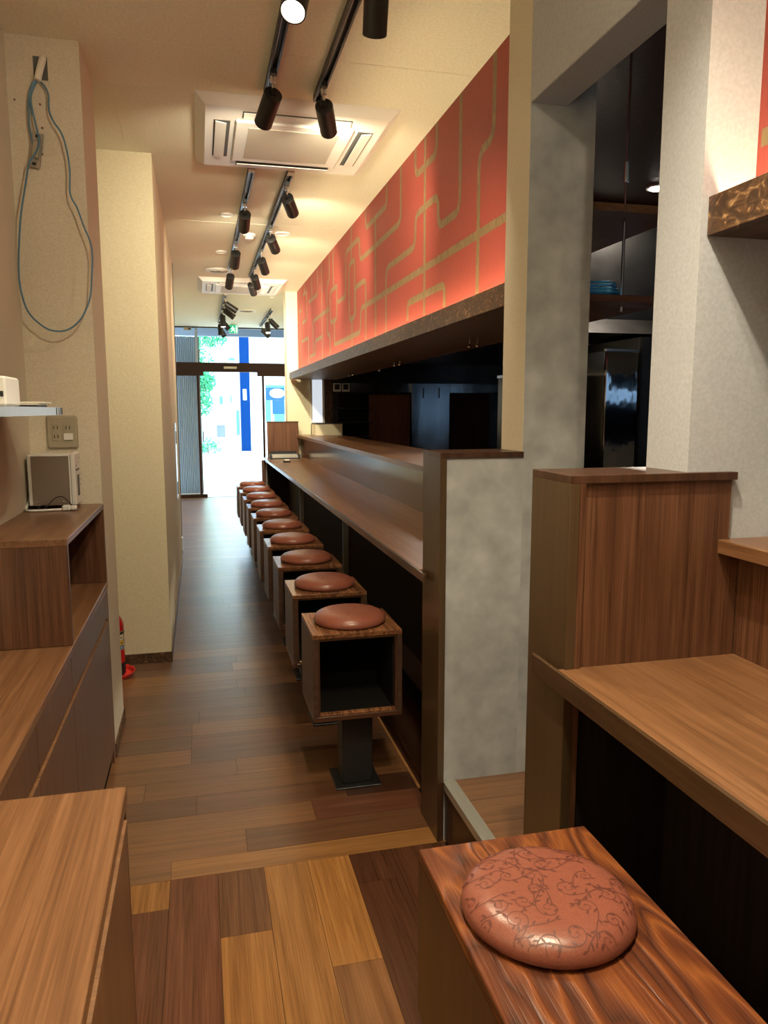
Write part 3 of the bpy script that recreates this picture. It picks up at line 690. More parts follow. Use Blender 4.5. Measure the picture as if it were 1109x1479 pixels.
# ---- fire extinguisher
ex = thing('fire_extinguisher', (-.506, 4.2, .0), 'red fire extinguisher with black base standing in a red dish behind the column', 'extinguisher')
obj('cylinder', lambda bm: lathe(bm, [(.066,.085),(.066,.285),(.060,.315),(.045,.34),(.022,.355),(.018,.36)], (-.506,4.2,0), 28), M['extred'], ex, smooth=True)
obj('base_ring', lambda bm: lathe(bm, [(.062,.012),(.0665,.02),(.0665,.085)], (-.506,4.2,0), 28), M['blk'], ex, smooth=True)
obj('valve', lambda bm: (lathe(bm, [(.016,.36),(.016,.39),(.010,.395)], (-.506,4.2,0), 14), B(bm, -.515,-.497,4.13,4.22,.395,.405), B(bm, -.515,-.497,4.12,4.20,.415,.423)), M['blk'], ex)
def band(bm, a0, a1, z0, z1, r):
    n = 14; v = []
    for i in range(n+1):
        a = a0+(a1-a0)*i/n; v.append([bm.verts.new((-.506+r*math.cos(a), 4.2+r*math.sin(a), z)) for z in (z0, z1)])
    for p, q in zip(v, v[1:]): bm.faces.new((p[0], q[0], q[1], p[1]))
lb = obj('label', lambda bm: band(bm, -math.pi, .15, .158, .262, .0666), M['outlet'], ex, label='printed label with round warning signs')
obj('label_heading', lambda bm: band(bm, -1.3, .1, .246, .258, .0672), M['blk'], lb)
def mark(aa, zz, r, m):
    def f(bm):
        T = Matrix.Translation((-.506, 4.2, 0)) @ Matrix.Rotation(aa, 4, 'Z') @ Matrix.Translation((.0672, 0, zz)) @ Matrix.Rotation(math.pi/2, 4, 'Y')
        lathe(bm, [(r, 0), (r, .0008)], (0,0,0), 16, T)
    obj('warning_mark', f, m, lb)
mark(-.62, .228, .014, M['label']); mark(-.62, .199, .014, M['yellow']); obj('warning_mark', lambda bm: band(bm, -.82, -.42, .162, .184, .0673), M['lblue'], lb)
for zz in (.228, .199): obj('mark_figure', lambda bm: band(bm, -.70, -.54, zz-.004, zz+.004, .0684), M['blk'], lb)
obj('mark_figure', lambda bm: band(bm, -.66, -.58, .166, .180, .0680), M['label'], lb)
ds = obj('dish', lambda bm: lathe(bm, [(.085,.001),(.098,.004),(.112,.028),(.118,.030),(.116,.024),(.100,.006+.003),(.07,.011),(0,.011)], (-.508,4.2,0), 36), M['trayred'], ex, smooth=True, label='red plastic dish')

# ================================================================== CEILING FITTINGS
def aircon(cx, cy, lab):
    a = thing('ceiling_aircon', (cx, cy, CEIL-.04), lab, 'air conditioner')
    z1 = CEIL-.0005; z0 = CEIL-.038; h = .46
    def frame(bm):
        o = [(-h,-h),(h,-h),(h,h),(-h,h)]; k = .385/.46
        v0 = [bm.verts.new((cx+x, cy+y, z1)) for x, y in o]; v1 = [bm.verts.new((cx+x*.90, cy+y*.90, z0)) for x, y in o]
        for i in range(4): j = (i+1) % 4; bm.faces.new((v0[i], v1[i], v1[j], v0[j]))
        bm.faces.new(v1); bm.faces.new(v0[::-1])
    obj('housing', frame, M['acw'], a)
    obj('centre_panel', lambda bm: B(bm, cx-.275, cx+.275, cy-.275, cy+.275, z0-.012, z0, .004), M['acw'], a)
    obj('mesh_grille', lambda bm: B(bm, cx-.215, cx+.215, cy-.215, cy+.215, z0-.0145, z0-.011, .001), M['acg'], a)
    for k in range(4):
        T = Matrix.Translation((cx, cy, 0)) @ Matrix.Rotation(k*math.pi/2, 4, 'Z')
        obj('slot', lambda bm: B(bm, -.25, .25, -.375, -.30, z0-.001, z0+.001, 0, T), M['acd'], a)
        obj('louver', lambda bm: B(bm, -.245, .245, -.368, -.318, z0-.010, z0-.006, .001, T @ Matrix.Translation((0,-.343,z0-.008)) @ Matrix.Rotation(math.radians(-8), 4, 'X') @ Matrix.Translation((0,.343,-z0+.008))), M['acw'], a)
    return a
aircon(.484, 3.965, 'large white ceiling cassette air conditioner nearest the camera')
aircon(.49, 8.58, 'second white ceiling cassette air conditioner farther toward the shopfront')
def track(x, y0, y1, lab):
    a = thing('lighting_track', (x, (y0+y1)/2, CEIL), lab, 'lighting track')
    obj('rail', lambda bm: (B(bm, x-.018, x-.010, y0, y1, CEIL-.028, CEIL), B(bm, x+.010, x+.018, y0, y1, CEIL-.028, CEIL), B(bm, x-.010, x+.010, y0, y1, CEIL-.012, CEIL)), M['black'], a)
    obj('conductor', lambda bm: (B(bm, x-.0095, x-.006, y0+.03, y1-.03, CEIL-.020, CEIL-.012)), M['alu'], a)
    obj('end_cap', lambda bm: B(bm, x-.018, x+.018, y1, y1+.012, CEIL-.028, CEIL), M['black'], a)
    obj('feed_box', lambda bm: B(bm, x-.0175, x+.0175, y0-.001, y0+.06, CEIL-.029, CEIL-.001), M['acg'], a)
track(.33, -.3, 3.43, 'near left black lighting track above the aisle')
track(.545, -.3, 3.43, 'near right black lighting track ending at the large air conditioner')
track(.33, 4.44, 7.55, 'middle left black lighting track between the two air conditioners')
track(.55, 4.44, 7.92, 'middle right black lighting track between the two air conditioners')
track(.345, 9.15, 12.15, 'far left black lighting track near the shopfront')
track(1.0, 10.36, 12.4, 'far right black lighting track near the shopfront')
LL, RR = .155, .0375
def spot(x, y, bpx, toward, lab, group, on=True, power=1.0, direction=None, size=112):
    top = Vector((x, y, CEIL-.105))
    if direction is None:
        d = ray(*bpx); o = Vector((0, 0, HC))-top
        A_, B_, C_ = d.dot(d), 2*d.dot(o), o.dot(o)-LL*LL
        disc = B_*B_-4*A_*C_
        t_ = -B_/(2*A_) if disc < 0 else (-B_+(-1 if toward else 1)*math.sqrt(disc))/(2*A_)
        dr = (Vector((0, 0, HC))+d*t_-top).normalized()
    else: dr = Vector(direction).normalized()
    s = thing('track_spotlight', (x, y, CEIL-.028), lab, 'spotlight', group)
    T = Matrix.Translation(top) @ dr.to_track_quat('Z', 'Y').to_matrix().to_4x4()
    obj('adapter', lambda bm: (B(bm, x-.012, x+.012, y-.03, y+.03, CEIL-.040, CEIL-.018)), M['black'], s)
    obj('swivel_joint', lambda bm: (lathe(bm, [(.012, CEIL-.062), (.012, CEIL-.040)], (x, y, 0), 14), lathe(bm, [(.006, CEIL-.098), (.006, CEIL-.062)], (x, y, 0), 10)), M['chrome'], s, smooth=True)
    obj('knuckle', lambda bm: lathe(bm, [(.010, -.02), (.013, -.006), (.012, .008)], (0,0,0), 12, T), M['black'], s, smooth=True)
    obj('lamp_body', lambda bm: lathe(bm, [(.030, .0), (RR, .003), (RR, LL), (RR-.004, LL), (RR-.006, LL-.012), (0, LL-.013)], (0,0,0), 26, T), M['black'], s, smooth=True)
    obj('lens', lambda bm: lathe(bm, [(RR-.0062, LL-.011), (RR-.0062, LL-.009), (0, LL-.0085)], (0,0,0), 20, T), M['lens'] if on else M['acg'], s)
    if on:
        l = bpy.data.lights.new('spot_beam', 'SPOT'); l.energy = SPOT_W*power; l.color = LAMP_COL; l.spot_size = math.radians(size); l.spot_blend = 1.0; l.shadow_soft_size = .022
        lo = bpy.data.objects.new('spot_beam', l); COL.objects.link(lo); lo.parent = s
        lo.matrix_local = Matrix.Translation(top+dr*(LL+.004)-Vector(s.location)) @ (-dr).to_track_quat('Z', 'Y').to_matrix().to_4x4()
    return s
G = 'track spotlights over the aisle'
spot(.33, 2.36, (418.5, 12), True, 'black spotlight with its bright lens facing the camera at the top edge', G, direction=(-.22,-.45,-.86), size=110)
spot(.545, 2.30, (541, 50), False, 'black spotlight hanging at the top edge from the near right track', G, size=115)
spot(.33, 3.20, (380, 178), False, 'black spotlight tilted away at the end of the near left track', G, size=115)
spot(.545, 3.27, (474.8, 190), False, 'black spotlight hanging before the large air conditioner from the near right track', G, size=115)
spot(.33, 5.104, (351.8, 331), False, 'black spotlight on the middle left track, nearest of its three', G)
spot(.33, 6.336, (338.6, 385), False, 'black spotlight on the middle left track, second of its three', G)
spot(.33, 7.40, (330.5, 414.4), False, 'black spotlight at the far end of the middle left track', G)
spot(.55, 4.67, (423, 308), False, 'black spotlight nearest on the middle right track tilted to the counter', G)
spot(.55, 5.743, (397.8, 361.6), False, 'black spotlight second on the middle right track', G)
spot(.55, 6.583, (383, 393), False, 'black spotlight third on the middle right track', G)
spot(.55, 7.40, (371.6, 414.8), False, 'black spotlight fourth on the middle right track, overlapping the one behind', G)
spot(.55, 7.86, (366.2, 423.8), False, 'black spotlight partly hidden at the far end of the middle right track', G)
H = 'spotlights near the shopfront'
for (y, b, d, lab) in ((9.3, (338.7,444.4), (.8,.1,-.5), 'nearest on the far left track, turned right'), (9.85, (335.7,452.6), (.75,.1,-.55), 'second on the far left track, turned right'),
                    (10.45, (323.4,463.8), (.03,-.15,-.95), 'third on the far left track, pointing down'), (11.0, (330,468), (.6,.15,-.7), 'fourth on the far left track, tilted right'),
                    (11.5, (318,482), (0,.1,-1), 'fifth on the far left track, pointing down'), (11.95, (325,477), (.45,.1,-.85), 'last on the far left track, leaning right')):
    spot(.345, y, b, False, 'black spotlight %s' % lab, H, direction=d, power=.8)
for (y, d, lab) in ((10.8, (.65,.1,-.6), 'first on the far right track, turned right'), (11.2, (.05,-.35,-.9), 'second on the far right track with a glowing lens'), (12.1, (.6,.1,-.6), 'last on the far right track, turned right')):
    spot(1.0, y, None, False, 'black spotlight %s' % lab, H, direction=d, power=.8)
# unseen near-track spots; all except the bench and column ones are added fill
spot(.545, 1.05, None, False, 'black spotlight on the near right track above the bench', G, direction=(.10,-.10,-1), size=135, power=1.6)
spot(.33, .75, None, False, 'added unseen spotlight on the near left track above the front cabinet', G, direction=(-.25,.12,-1), size=135, power=1.3)
spot(.33, 1.45, None, False, 'black spotlight on the near left track aimed at the column with the cable', G, direction=(-.52,.70,-.48), size=110, power=.42)
spot(.33, .0, None, False, 'added unseen spotlight on the near left track aimed at the left wall', G, direction=(-.80,.15,-.30), size=125, power=2.6)
spot(.545, -.1, None, False, 'added unseen spotlight on the near right track aimed toward the pale wall', G, direction=(.35,.75,-.45), size=110, power=.45)
def disc(nm, x, y, r, lab, cat, rings=True, m='acw', grp=None):
    d = thing(nm, (x, y, CEIL), lab, cat, grp)
    obj('rim', lambda bm: lathe(bm, [(r, CEIL-.001), (r*.97, CEIL-.012), (r*.80, CEIL-.012), (r*.76, CEIL-.004)], (x, y, 0), 36, cap=False), M[m], d, smooth=True)
    obj('face', lambda bm: lathe(bm, [(r*.77, CEIL-.001), (r*.77, CEIL-.004)], (x, y, 0), 36), M['acd' if rings else m], d)
    if rings:
        for k in (.62, .45, .28): obj('cone_ring', lambda bm: lathe(bm, [(r*k, CEIL-.016), (r*(k+.11), CEIL-.006)], (x, y, 0), 32, cap=False), M[m], d, smooth=True)
disc('air_diffuser', .232, 7.72, .135, 'round white air diffuser left of the middle tracks', 'diffuser')
disc('air_diffuser', .675, 10.65, .14, 'round white air diffuser near the shopfront between the far tracks', 'diffuser')
disc('ceiling_cover', .233, 5.56, .05, 'small round ceiling cap nearest left of the middle left track', 'cap', False)
disc('ceiling_cover', .23, 6.83, .05, 'small round ceiling cap farther left of the middle left track', 'cap', False)
disc('ceiling_cover', .672, 6.04, .062, 'small round ceiling ring right of the middle right track', 'cap', False)
disc('ceiling_cover', .68, 7.73, .035, 'small round ceiling cap before the second air conditioner', 'cap', False)
d = thing('smoke_detector', (.424, 6.13, CEIL), 'white round smoke detector between the middle tracks', 'smoke detector')
obj('base', lambda bm: lathe(bm, [(.05, CEIL-.001), (.05, CEIL-.018)], (.424, 6.13, 0), 24), M['acw'], d, smooth=True)
obj('sensor_head', lambda bm: lathe(bm, [(.036, CEIL-.018), (.032, CEIL-.040), (.018, CEIL-.044)], (.424, 6.13, 0), 24), M['white'], d, smooth=True)
set_props(obj('ceiling_sensor', lambda bm: lathe(bm, [(.022, CEIL-.001), (.020, CEIL-.014), (.008, CEIL-.018)], (.90, 9.35, 0), 16), M['white'], smooth=True), 'tiny white sensor on the ceiling by the yellow pier', 'sensor')
# exit sign
e = thing('exit_sign', (.575, 12.4, CEIL), 'green and white running man exit sign hanging under the ceiling at the shopfront', 'exit sign')
obj('housing', lambda bm: B(bm, .503, .645, 12.39, 12.43, 2.665, 2.80, .003), M['white'], e)
obj('hanger', [(.53,.62,12.395,12.425,2.80,2.81)], M['acg'], e)
fc_ = obj('green_face', [(.505,.643,12.388,12.3905,2.668,2.797)], M['exit'], e)
def man(bm):
    y0 = 12.3868
    def poly(P): 
        a = [bm.verts.new((.505+x*.138, y0, 2.668+z*.129)) for x, z in P]; b = [bm.verts.new((.505+x*.138, y0+.001, 2.668+z*.129)) for x, z in P]
        bm.faces.new(a); bm.faces.new(b[::-1])
        for i in range(len(a)): j = (i+1) % len(a); bm.faces.new((a[i], b[i], b[j], a[j]))
    poly([(.40+.055*math.cos(t*.7854), .80+.06*math.sin(t*.7854)) for t in range(8)])
    poly([(.32,.66),(.46,.72),(.56,.55),(.50,.40),(.40,.42),(.38,.55)])
    poly([(.46,.70),(.54,.70),(.70,.52),(.66,.47),(.54,.60)]); poly([(.34,.67),(.36,.60),(.24,.45),(.18,.50),(.26,.62)])
    poly([(.42,.42),(.52,.45),(.68,.30),(.66,.10),(.59,.10),(.58,.26)]); poly([(.38,.44),(.46,.38),(.34,.22),(.16,.16),(.15,.24),(.28,.29)])
    poly([(.78,.08),(.92,.08),(.92,.92),(.78,.92)])
obj('running_figure', man, M['exitw'], fc_)

# ================================================================== SHOPFRONT
YS = 12.9
sf = struct('door_1', [(-.75, 1.49, YS-.04, YS+.06, 2.085, 2.235)], M['bronze'])
sf['label'] = 'bronze framed glass shopfront with automatic sliding door'
def part(nm, boxes, m, **kw): return obj(nm, boxes, m, sf, **kw)
part('header_rail', [(-.75,.09,YS-.05,YS+.05,2.02,2.085),(.968,1.49,YS-.05,YS+.05,2.02,2.085)], M['bronze'])
part('door_stile', [(-.024,.015,YS-.03,YS+.03,.05,2.02)], M['bronze']); part('door_stile', [(1.043,1.078,YS-.03,YS+.03,0,2.02)], M['bronze'])
part('bottom_rail', [(-.75,.095,YS-.03,YS+.03,-.003,.052)], M['bronze'])
part('jamb', [(1.43,1.49,YS-.03,YS+.05,0,CEIL)], M['acg']); part('transom_post', [(-.03,.012,YS,YS+.04,2.235,2.78)], M['fluted'])
part('top_bar', [(-.75,1.49,YS-.03,YS+.03,2.79,2.81)], M['blk'])
part('glass_pane', [(-.75,-.024,YS-.004,YS+.002,.052,2.02)], M['glass']); part('glass_pane', [(1.078,1.43,YS-.004,YS+.002,.0,2.02)], M['glass'])
part('glass_pane', [(-.75,1.43,YS-.004,YS+.002,2.235,2.79)], M['glass'])
part('sliding_leaf', [(.015,.112,YS+.012,YS+.02,.01,2.05)], M['glass']); part('pull_handle', [(.045,.062,YS-.012,YS+.0,.93,1.11)], M['blk'])
part('leaf_edge', [(.110,.114,YS+.010,YS+.022,.01,2.05)], M['outgrey'])
part('motion_sensor', lambda bm: B(bm, .42, .63, YS-.075, YS-.04, 2.135, 2.172, .004), M['outlet'])
s = thing('transom_camera', (-.13, 12.82, 2.76), 'small beige and black device on the bar above the shopfront', 'device')
obj('body', lambda bm: B(bm, -.20, -.08, 12.78, 12.86, 2.745, 2.785, .005), M['outlet'], s); obj('lens', [(-.13,-.085,12.775,12.781,2.75,2.775)], M['blk'], s)
def flute(bm):
    n = 26; x0, x1 = -.78, .0; L = []
    for i in range(n*2+1):
        x = x0+(x1-x0)*i/(n*2); yy = 13.22+(.03 if i % 2 else 0); L.append([bm.verts.new((x, yy, z)) for z in (.04, 2.68)])
    for a, b in zip(L, L[1:]): bm.faces.new((a[0], b[0], b[1], a[1]))
s = thing('folding_shutter', (-.38, 13.23, 0), 'pale blue-grey folded vertical shutter behind the left shopfront glass', 'shutter')
obj('fluted_sheet', flute, M['fluted'], s, kind='stuff')
obj('end_post', [(.0,.035,13.2,13.26,0,2.68)], M['outgrey'], s); obj('bottom_guide', [(-.78,.035,13.19,13.28,0,.04)], M['acw'], s)
# ---- outside
bh = thing('rear_building', (12, -9.5, -.02), 'blue-grey building with a red sign seen only mirrored in the refrigerator door', 'building')
obj('wall', [(5,22,-12,-9,-.02,5.5)], M['rear'], bh); obj('sign_board', [(10.2,11.6,-9.05,-9.0,2.0,2.7)], M['trayred'], bh); obj('shop_window', [(9.2,12.4,-9.04,-9.0,.4,1.7)], M['shopglass'], bh)
gr = struct('ground', [(-40,40,13.0,24.6,-.12,-.02),(-40,40,-40,-1.95,-.12,-.02)], M['asphalt'])
struct('ground_pavement', [(-40,40,24.6,70,-.12,.02)], M['asphalt'])
struct('trim_canopy', [(-6,6,12.96,15.0,3.0,3.1),(-6,6,14.95,15.05,2.86,3.0)], M['outgrey'])
struct('wall_outside_upper', [(-6,7,12.95,13.0,2.815,3.3)], M['outwhite'])
kb = thing('kerb', (.8, 24.6, 0), 'pale kerb line across the street', 'kerb')
for i in range(12): obj('kerb_stone', [(-3+i*.6,-3+i*.6+.59,24.55,24.7,-.02,.07)], M['acg'], kb)
pl = thing('blue_pillar', (1.6, 27.2, 0), 'tall blue pillar with a small white sign across the street', 'pillar')
obj('shaft', [(1.43,1.76,27.0,27.4,.02,5.2)], M['outblue'], pl); a = at(230+595*.2028, 440+602*.2028, y=27.0); b = at(230+622*.2028, 440+680*.2028, y=27.0)
obj('sign_plate', [(a.x, b.x, 26.97, 27.0, b.z, a.z)], M['outwhite'], pl)
bd = thing('white_building', (0, 34, 0), 'overexposed white building behind the blue pillar', 'building')
obj('wall', [(-8,2.2,33,38,.02,9),(2.2,12,30,38,2.9,9)], M['outwhite'], bd)
for (u0, v0, u1, v1) in ((490,375,540,400),(425,650,455,710),(505,640,515,700),(545,750,575,930),(650,585,700,640)):
    p0 = at(230+u0*.2028, 440+v0*.2028, y=32.95); p1 = at(230+u1*.2028, 440+v1*.2028, y=32.95)
    f = obj('window', [(p0.x, p1.x, 32.95, 33.0, p1.z, p0.z)], M['outgrey'], bd); obj('pane', [(p0.x+.05, p1.x-.05, 32.93, 32.95, p1.z+.05, p0.z-.05)], M['outteal'], f)
gg = thing('carport', (.6, 27.5, 0), 'dark opening under a white frame beyond the street, left of the blue pillar', 'shed')
def atp(u, v, y): return at(230+u*.2028, 440+v*.2028, y=y)
p0, p1 = atp(408,858,27.5), atp(470,945,27.5)
obj('opening', [(p0.x, p1.x, 27.5, 27.9, p1.z, p0.z)], M['outgrey'], gg); obj('frame', [(p0.x-.12, p0.x, 27.45, 27.9, .02, p0.z+.25),(p0.x, p1.x, 27.45, 27.9, p0.z, p0.z+.25),(p1.x,p1.x+.06,27.45,27.9,.02,p0.z+.25)], M['outwhite'], gg)
p2, p3 = atp(478,540,26.5), atp(492,970,26.5)
set_props(obj('utility_pole', lambda bm: tube(bm, [((p2.x+p3.x)/2, 26.5, .02), ((p2.x+p3.x)/2, 26.5, p2.z+2.0)], .055, 10), M['acg']), 'slim pale pole between the tree and the blue pillar', 'pole')
wl = [atp(300,860,26.6), atp(370,1060,26.6)]
set_props(obj('garden_wall', [(-2.5, wl[1].x, 26.6, 26.75, .02, wl[0].z)], M['fluted']), 'low blue-grey wall beneath the tree across the street', 'wall')
sh = thing('shop_across', (2.6, 27.5, 0), 'teal and blue shopfront across the street at the right pane', 'shop')
obj('facade', [(1.95,6,27.6,29.9,.02,2.9)], M['outwhite'], sh)
for (u0, v0, u1, v1, m) in ((757,590,893,680,'shopglass'),(805,682,893,780,'shopglass'),(757,682,795,830,'outteal'),(757,572,893,588,'outteal'),(820,780,893,835,'outteal')):
    p0, p1 = atp(u0, v0, 27.55), atp(u1, v1, 27.55); obj('shop_panel', [(p0.x, p1.x, 27.55, 27.6, p1.z, p0.z)], M[m], sh)
p0, p1 = atp(785,598,27.5), atp(893,665,27.5)
obj('sign_oval', lambda bm: lathe(bm, [(1,0),(1,.02)], (0,0,0), 24, Matrix.Translation(((p0.x+p1.x)/2, 27.54, (p0.z+p1.z)/2)) @ Matrix.Diagonal(((p1.x-p0.x)/2, 1, (p0.z-p1.z)/2, 1)) @ Matrix.Rotation(math.pi/2, 4, 'X')), M['outwhite'], sh)
def leaves(bm, cs, n, s):
    for _ in range(n):
        c, r = R_.choice(cs)
        u = Vector((R_.gauss(0,1), R_.gauss(0,1), R_.gauss(0,1))).normalized()*r*R_.random()**.4; q = Vector(c)+Vector((u.x, u.y*.6, u.z))
        a = Vector((R_.gauss(0,1), R_.gauss(0,1), R_.gauss(0,1))).normalized()*s; b = a.orthogonal().normalized()*s*.6
        v = [bm.verts.new(q+d) for d in (-a, b, a, -b)]; bm.faces.new(v)
tr = thing('street_tree', (-.1, 26, .02), 'green leafy tree across the street seen through the door glass', 'tree')
obj('trunk', lambda bm: tube(bm, [(-.25,26.2,.02),(-.2,26.2,1.2),(-.05,26.1,2.6),(.1,26,4.2)], .07, 8), M['bark2'], tr)
obj('foliage', lambda bm: leaves(bm, [((.15,26,4.3),.8),((-.3,26,3.6),.8),((.55,26,3.9),.45),((.0,26,2.9),.6),((-.1,26,2.2),.6),((.05,26,1.7),.45),((.25,26,2.4),.35),((-.5,26,1.6),.5)], 4200, .055), M['leaf'], tr, kind='stuff')
sb = thing('street_shrub', (.3, 25.2, .02), 'low green shrub at the kerb below the tree', 'shrub')
obj('foliage', lambda bm: leaves(bm, [((.22,25.4,.35),.28),((.5,25.4,.25),.22),((.05,25.4,.2),.2)], 500, .035), M['leaf'], sb, kind='stuff'); obj('stem', lambda bm: tube(bm, [(.25,25.4,.02),(.25,25.4,.4)], .02, 6), M['bark2'], sb)

# ================================================================== KITCHEN
YK = 8.9
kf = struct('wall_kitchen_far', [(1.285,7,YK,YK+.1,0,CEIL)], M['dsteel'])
struct('wall_kitchen_side', [(7.0,7.1,-1.8,YK,0,CEIL)], M['blackin']) 
struct('ceiling_kitchen', [(1.25,7,-1.8,YK,CEIL-.012,CEIL-.001)], M['dv'])
def kp(nm, x0, x1, z0, z1, m, d=.02, par=None, **kw): return obj(nm, [(x0, x1, YK-d, YK-.0005, z0, z1, .001)], M[m], par, **kw)
kw_ = struct('window_2', [(1.277,1.30,YK-.04,YK-.02,1.29,1.81),(1.42,1.445,YK-.04,YK-.02,1.29,1.81),(1.30,1.42,YK-.04,YK-.02,1.29,1.31)], M['acw'])
obj('pane', [(1.30,1.42,YK-.035,YK-.028,1.31,1.81)], M['frost'], kw_)
kp('trim_4', 1.46, 1.54, .21, 1.80, 'bark', .05, kind='structure')
k1 = thing('kitchen_band', (2.6, YK, 1.66), 'stainless steel band across the top of the kitchen far wall', 'panel')
kp('band', 1.54, 4.6, 1.665, 1.775, 'steel', .04, k1)
for n_, x in (('left', 1.55), ('right', 1.655)):
    k = thing('wall_control', (x+.045, YK-.05, 1.67), 'white control panel with dark screen on the steel band, %s of the pair' % n_, 'control')
    obj('case', lambda bm: B(bm, x, x+.09, YK-.06, YK-.0405, 1.672, 1.770, .003), M['white'], k); obj('screen', [(x+.015,x+.075,YK-.0615,YK-.059,1.695,1.757)], M['blk'], k)
k2 = thing('kitchen_shelving', (1.75, YK-.2, .21), 'dark open shelving in the kitchen behind the ledge', 'shelving')
obj('back', [(1.62,1.97,YK-.03,YK-.021,.21,1.655)], M['blackin'], k2)
for z in (.6, .9, 1.13, 1.30, 1.47): obj('shelf_board', [(1.62,1.97,YK-.30,YK-.03,z,z+.014)], M['dsteel'], k2)
kd = struct('door_2', [(1.985,2.49,YK-.05,YK-.025,.21,1.635)], M['kdoor']); obj('door_knob', lambda bm: lathe(bm, [(.012,0),(.016,.02),(.0,.03)], (2.455,YK-.05,.98), 12, Matrix.Rotation(math.pi/2, 4, 'X')), M['chrome'], kd)
k3 = thing('steel_locker', (2.74, YK-.1, .21), 'shiny stainless steel upright panel in the kitchen', 'cabinet')
obj('panel', lambda bm: B(bm, 2.50, 2.985, YK-.10, YK-.045, .21, 1.775, .004), M['steel'], k3)
for x in (2.64, 2.84): obj('slot', [(x, x+.015, YK-.103, YK-.099, 1.60, 1.72)], M['blk'], k3)
k4 = thing('brown_reflecting_steel', (3.25, YK-.1, .21), 'steel panel right of the locker in the kitchen with its brown reflection painted on', 'panel')
obj('panel', [(2.99,3.52,YK-.07,YK-.045,.21,1.655)], M['dmatte'], k4)  # brown mirrored by the steel is painted as flat colour
k5 = thing('cream_counter_block', (1.47, 8.5, .21), 'low cream wall block at the far end of the serving ledge', 'block')
obj('block', [(1.29,1.60,8.55,8.88,1.168,1.295)], M['cream2'], k5); obj('cap', [(1.285,1.605,8.545,8.88,1.295,1.305)], M['blk'], k5)
# hood
k6 = thing('range_hood', (2.6, 6.3, 1.78), 'dark steel range hood over the kitchen', 'hood')
def hood(bm):
    B(bm, 1.9, 3.2, 4.6, 8.0, 2.05, 2.75)
    v = [bm.verts.new(q) for q in ((1.8,4.5,1.95),(3.3,4.5,1.95),(3.3,8.1,1.95),(1.8,8.1,1.95),(1.9,4.6,2.05),(3.2,4.6,2.05),(3.2,8,2.05),(1.9,8,2.05))]
    for f in ((0,1,5,4),(1,2,6,5),(2,3,7,6),(3,0,4,7),(3,2,1,0)): bm.faces.new([v[i] for i in f])
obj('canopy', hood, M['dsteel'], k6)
q = at(640, 502, z=1.94)
k7 = thing('kitchen_batten_light', (1.70, 5.6, 2.2), 'slim lit batten lamp hung below the kitchen ceiling beyond the beam', 'lamp')
obj('housing', [(1.66,1.72,4.9,5.9,1.91,1.945)], M['white'], k7); obj('tube', [(1.672,1.708,4.92,5.88,1.899,1.910)], M['kitlamp'], k7)
for yy in (5.1,5.7): obj('hanger_rod', lambda bm: tube(bm, [(1.69,yy,1.945),(1.69,yy,CEIL-.012)], .004, 6), M['chrome'], k7)
# fridge, cabinet, shelf board with coil, rods, seen through the doorway
k8 = thing('steel_refrigerator', (2.7, 4.8, .2065), 'tall stainless steel refrigerator seen through the kitchen doorway', 'refrigerator')
obj('cabinet_body', [(2.60,2.84,4.52,5.2,.2065,1.835)], M['steel'], k8)
obj('door', lambda bm: B(bm, 2.602, 2.838, 4.495, 4.52, 1.0, 1.83, .004), M['mirror'], k8); obj('door', lambda bm: B(bm, 2.602, 2.838, 4.495, 4.52, .25, .99, .004), M['dsteel'], k8)
obj('hinge_cap', [(2.60,2.84,4.50,4.53,1.835,1.85)], M['chrome'], k8)
k9 = thing('dark_cabinet', (3.0, 4.8, .2065), 'narrow dark steel cabinet right of the refrigerator', 'cabinet')
obj('cabinet_body', [(2.85,3.25,4.5,5.2,.2065,1.93)], M['dsteel'], k9); obj('door', [(2.855,3.245,4.485,4.50,.25,1.91)], M['dsteel'], k9)
k10 = thing('steel_worktable', (2.3, 5.2, .2065), 'steel kitchen unit with bright front left of the refrigerator', 'worktable')
obj('body', [(2.3,2.585,5.0,5.6,.2065,1.70)], M['dsteel'], k10); obj('top', [(2.29,2.59,4.98,5.6,1.70,1.72)], M['chrome'], k10)
obj('drawer', lambda bm: B(bm, 2.31, 2.57, 4.985, 5.0, .9, 1.12, .004), M['dsteel'], k10)
struct('wall_kitchen_block', [(2.72,3.5,5.25,5.6,.21,CEIL-.02)], M['beige'])
k11 = thing('upper_storage_board', (1.4, 2.8, 2.1), 'upper hanging brown board in the dark kitchen doorway', 'board')
obj('board', [(1.25,1.60,2.30,6.0,2.095,2.12)], M['wy'], k11)
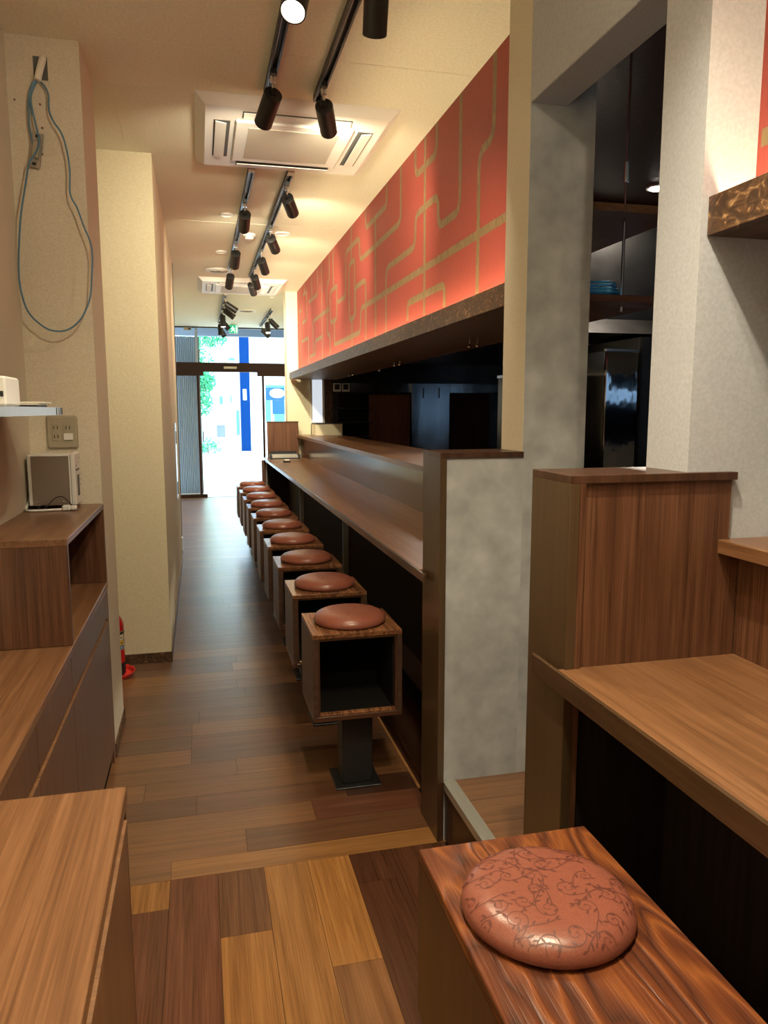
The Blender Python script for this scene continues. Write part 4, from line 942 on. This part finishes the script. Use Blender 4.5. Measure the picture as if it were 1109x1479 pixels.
obj('rod', lambda bm: tube(bm, [(1.467,2.45,2.12),(1.467,2.45,CEIL-.0125)], .004, 8), M['chrome'], k11); obj('rod_coupler', lambda bm: tube(bm, [(1.467,2.45,2.235),(1.467,2.45,2.30)], .010, 10), M['chrome'], k11)
k12 = thing('hanging_shelf', (1.42, 2.36, 1.81), 'brown hanging shelf board holding the blue cable coil in the doorway', 'shelf')
obj('shelf_board', lambda bm: B(bm, 1.245, 1.57, 2.30, 2.438, 1.808, 1.830, .001), M['wx'], k12)
obj('rod', lambda bm: tube(bm, [(1.419,2.37,1.79),(1.419,2.37,2.094)], .0055, 8), M['chrome'], k12); obj('end_nut', lambda bm: lathe(bm, [(.010,1.785),(.010,1.807)], (1.419,2.37,0), 8), M['chrome'], k12)
def coil(bm):
    P = []; rr = random.Random(5)
    for i in range(7*24):
        a = i/24*2*math.pi; t_ = i/24; P.append((1.325+(.078-.003*t_)*math.cos(a)+rr.uniform(-.003,.003), 2.368+(.055)*math.sin(a), 1.835+t_*.0052+.003*math.sin(a*.5)))
    tube(bm, P, .004, 7)
set_props(obj('cable_coil', coil, M['blue'], smooth=True), 'coil of bright blue cable lying on the hanging shelf in the doorway', 'cable')
q = at(950, 272, z=CEIL-.02)
k13 = thing('kitchen_downlight', (q.x, q.y, CEIL-.02), 'small white lit downlight in the dark kitchen ceiling', 'lamp')
obj('rim', lambda bm: lathe(bm, [(.07,CEIL-.013),(.07,CEIL-.022)], (q.x,q.y,0), 24), M['white'], k13, smooth=True); obj('lens', lambda bm: lathe(bm, [(.055,CEIL-.022),(.05,CEIL-.026)], (q.x,q.y,0), 24), M['kitlamp'], k13)
l = bpy.data.lights.new('kitchen_glow', 'AREA'); l.energy = 60; l.size = .1; l.color = (1,.9,.75)
lo = bpy.data.objects.new('kitchen_glow', l); COL.objects.link(lo); lo.parent = k13; lo.location = (0,0,-.01)
# small stone-grey frame at the right edge on the near ledge
set_props(obj('frame_edge', [(1.243,1.26,1.30,1.39,1.169,1.30)], M['acg']), 'grey upright frame edge on the serving ledge at the right edge', 'frame')
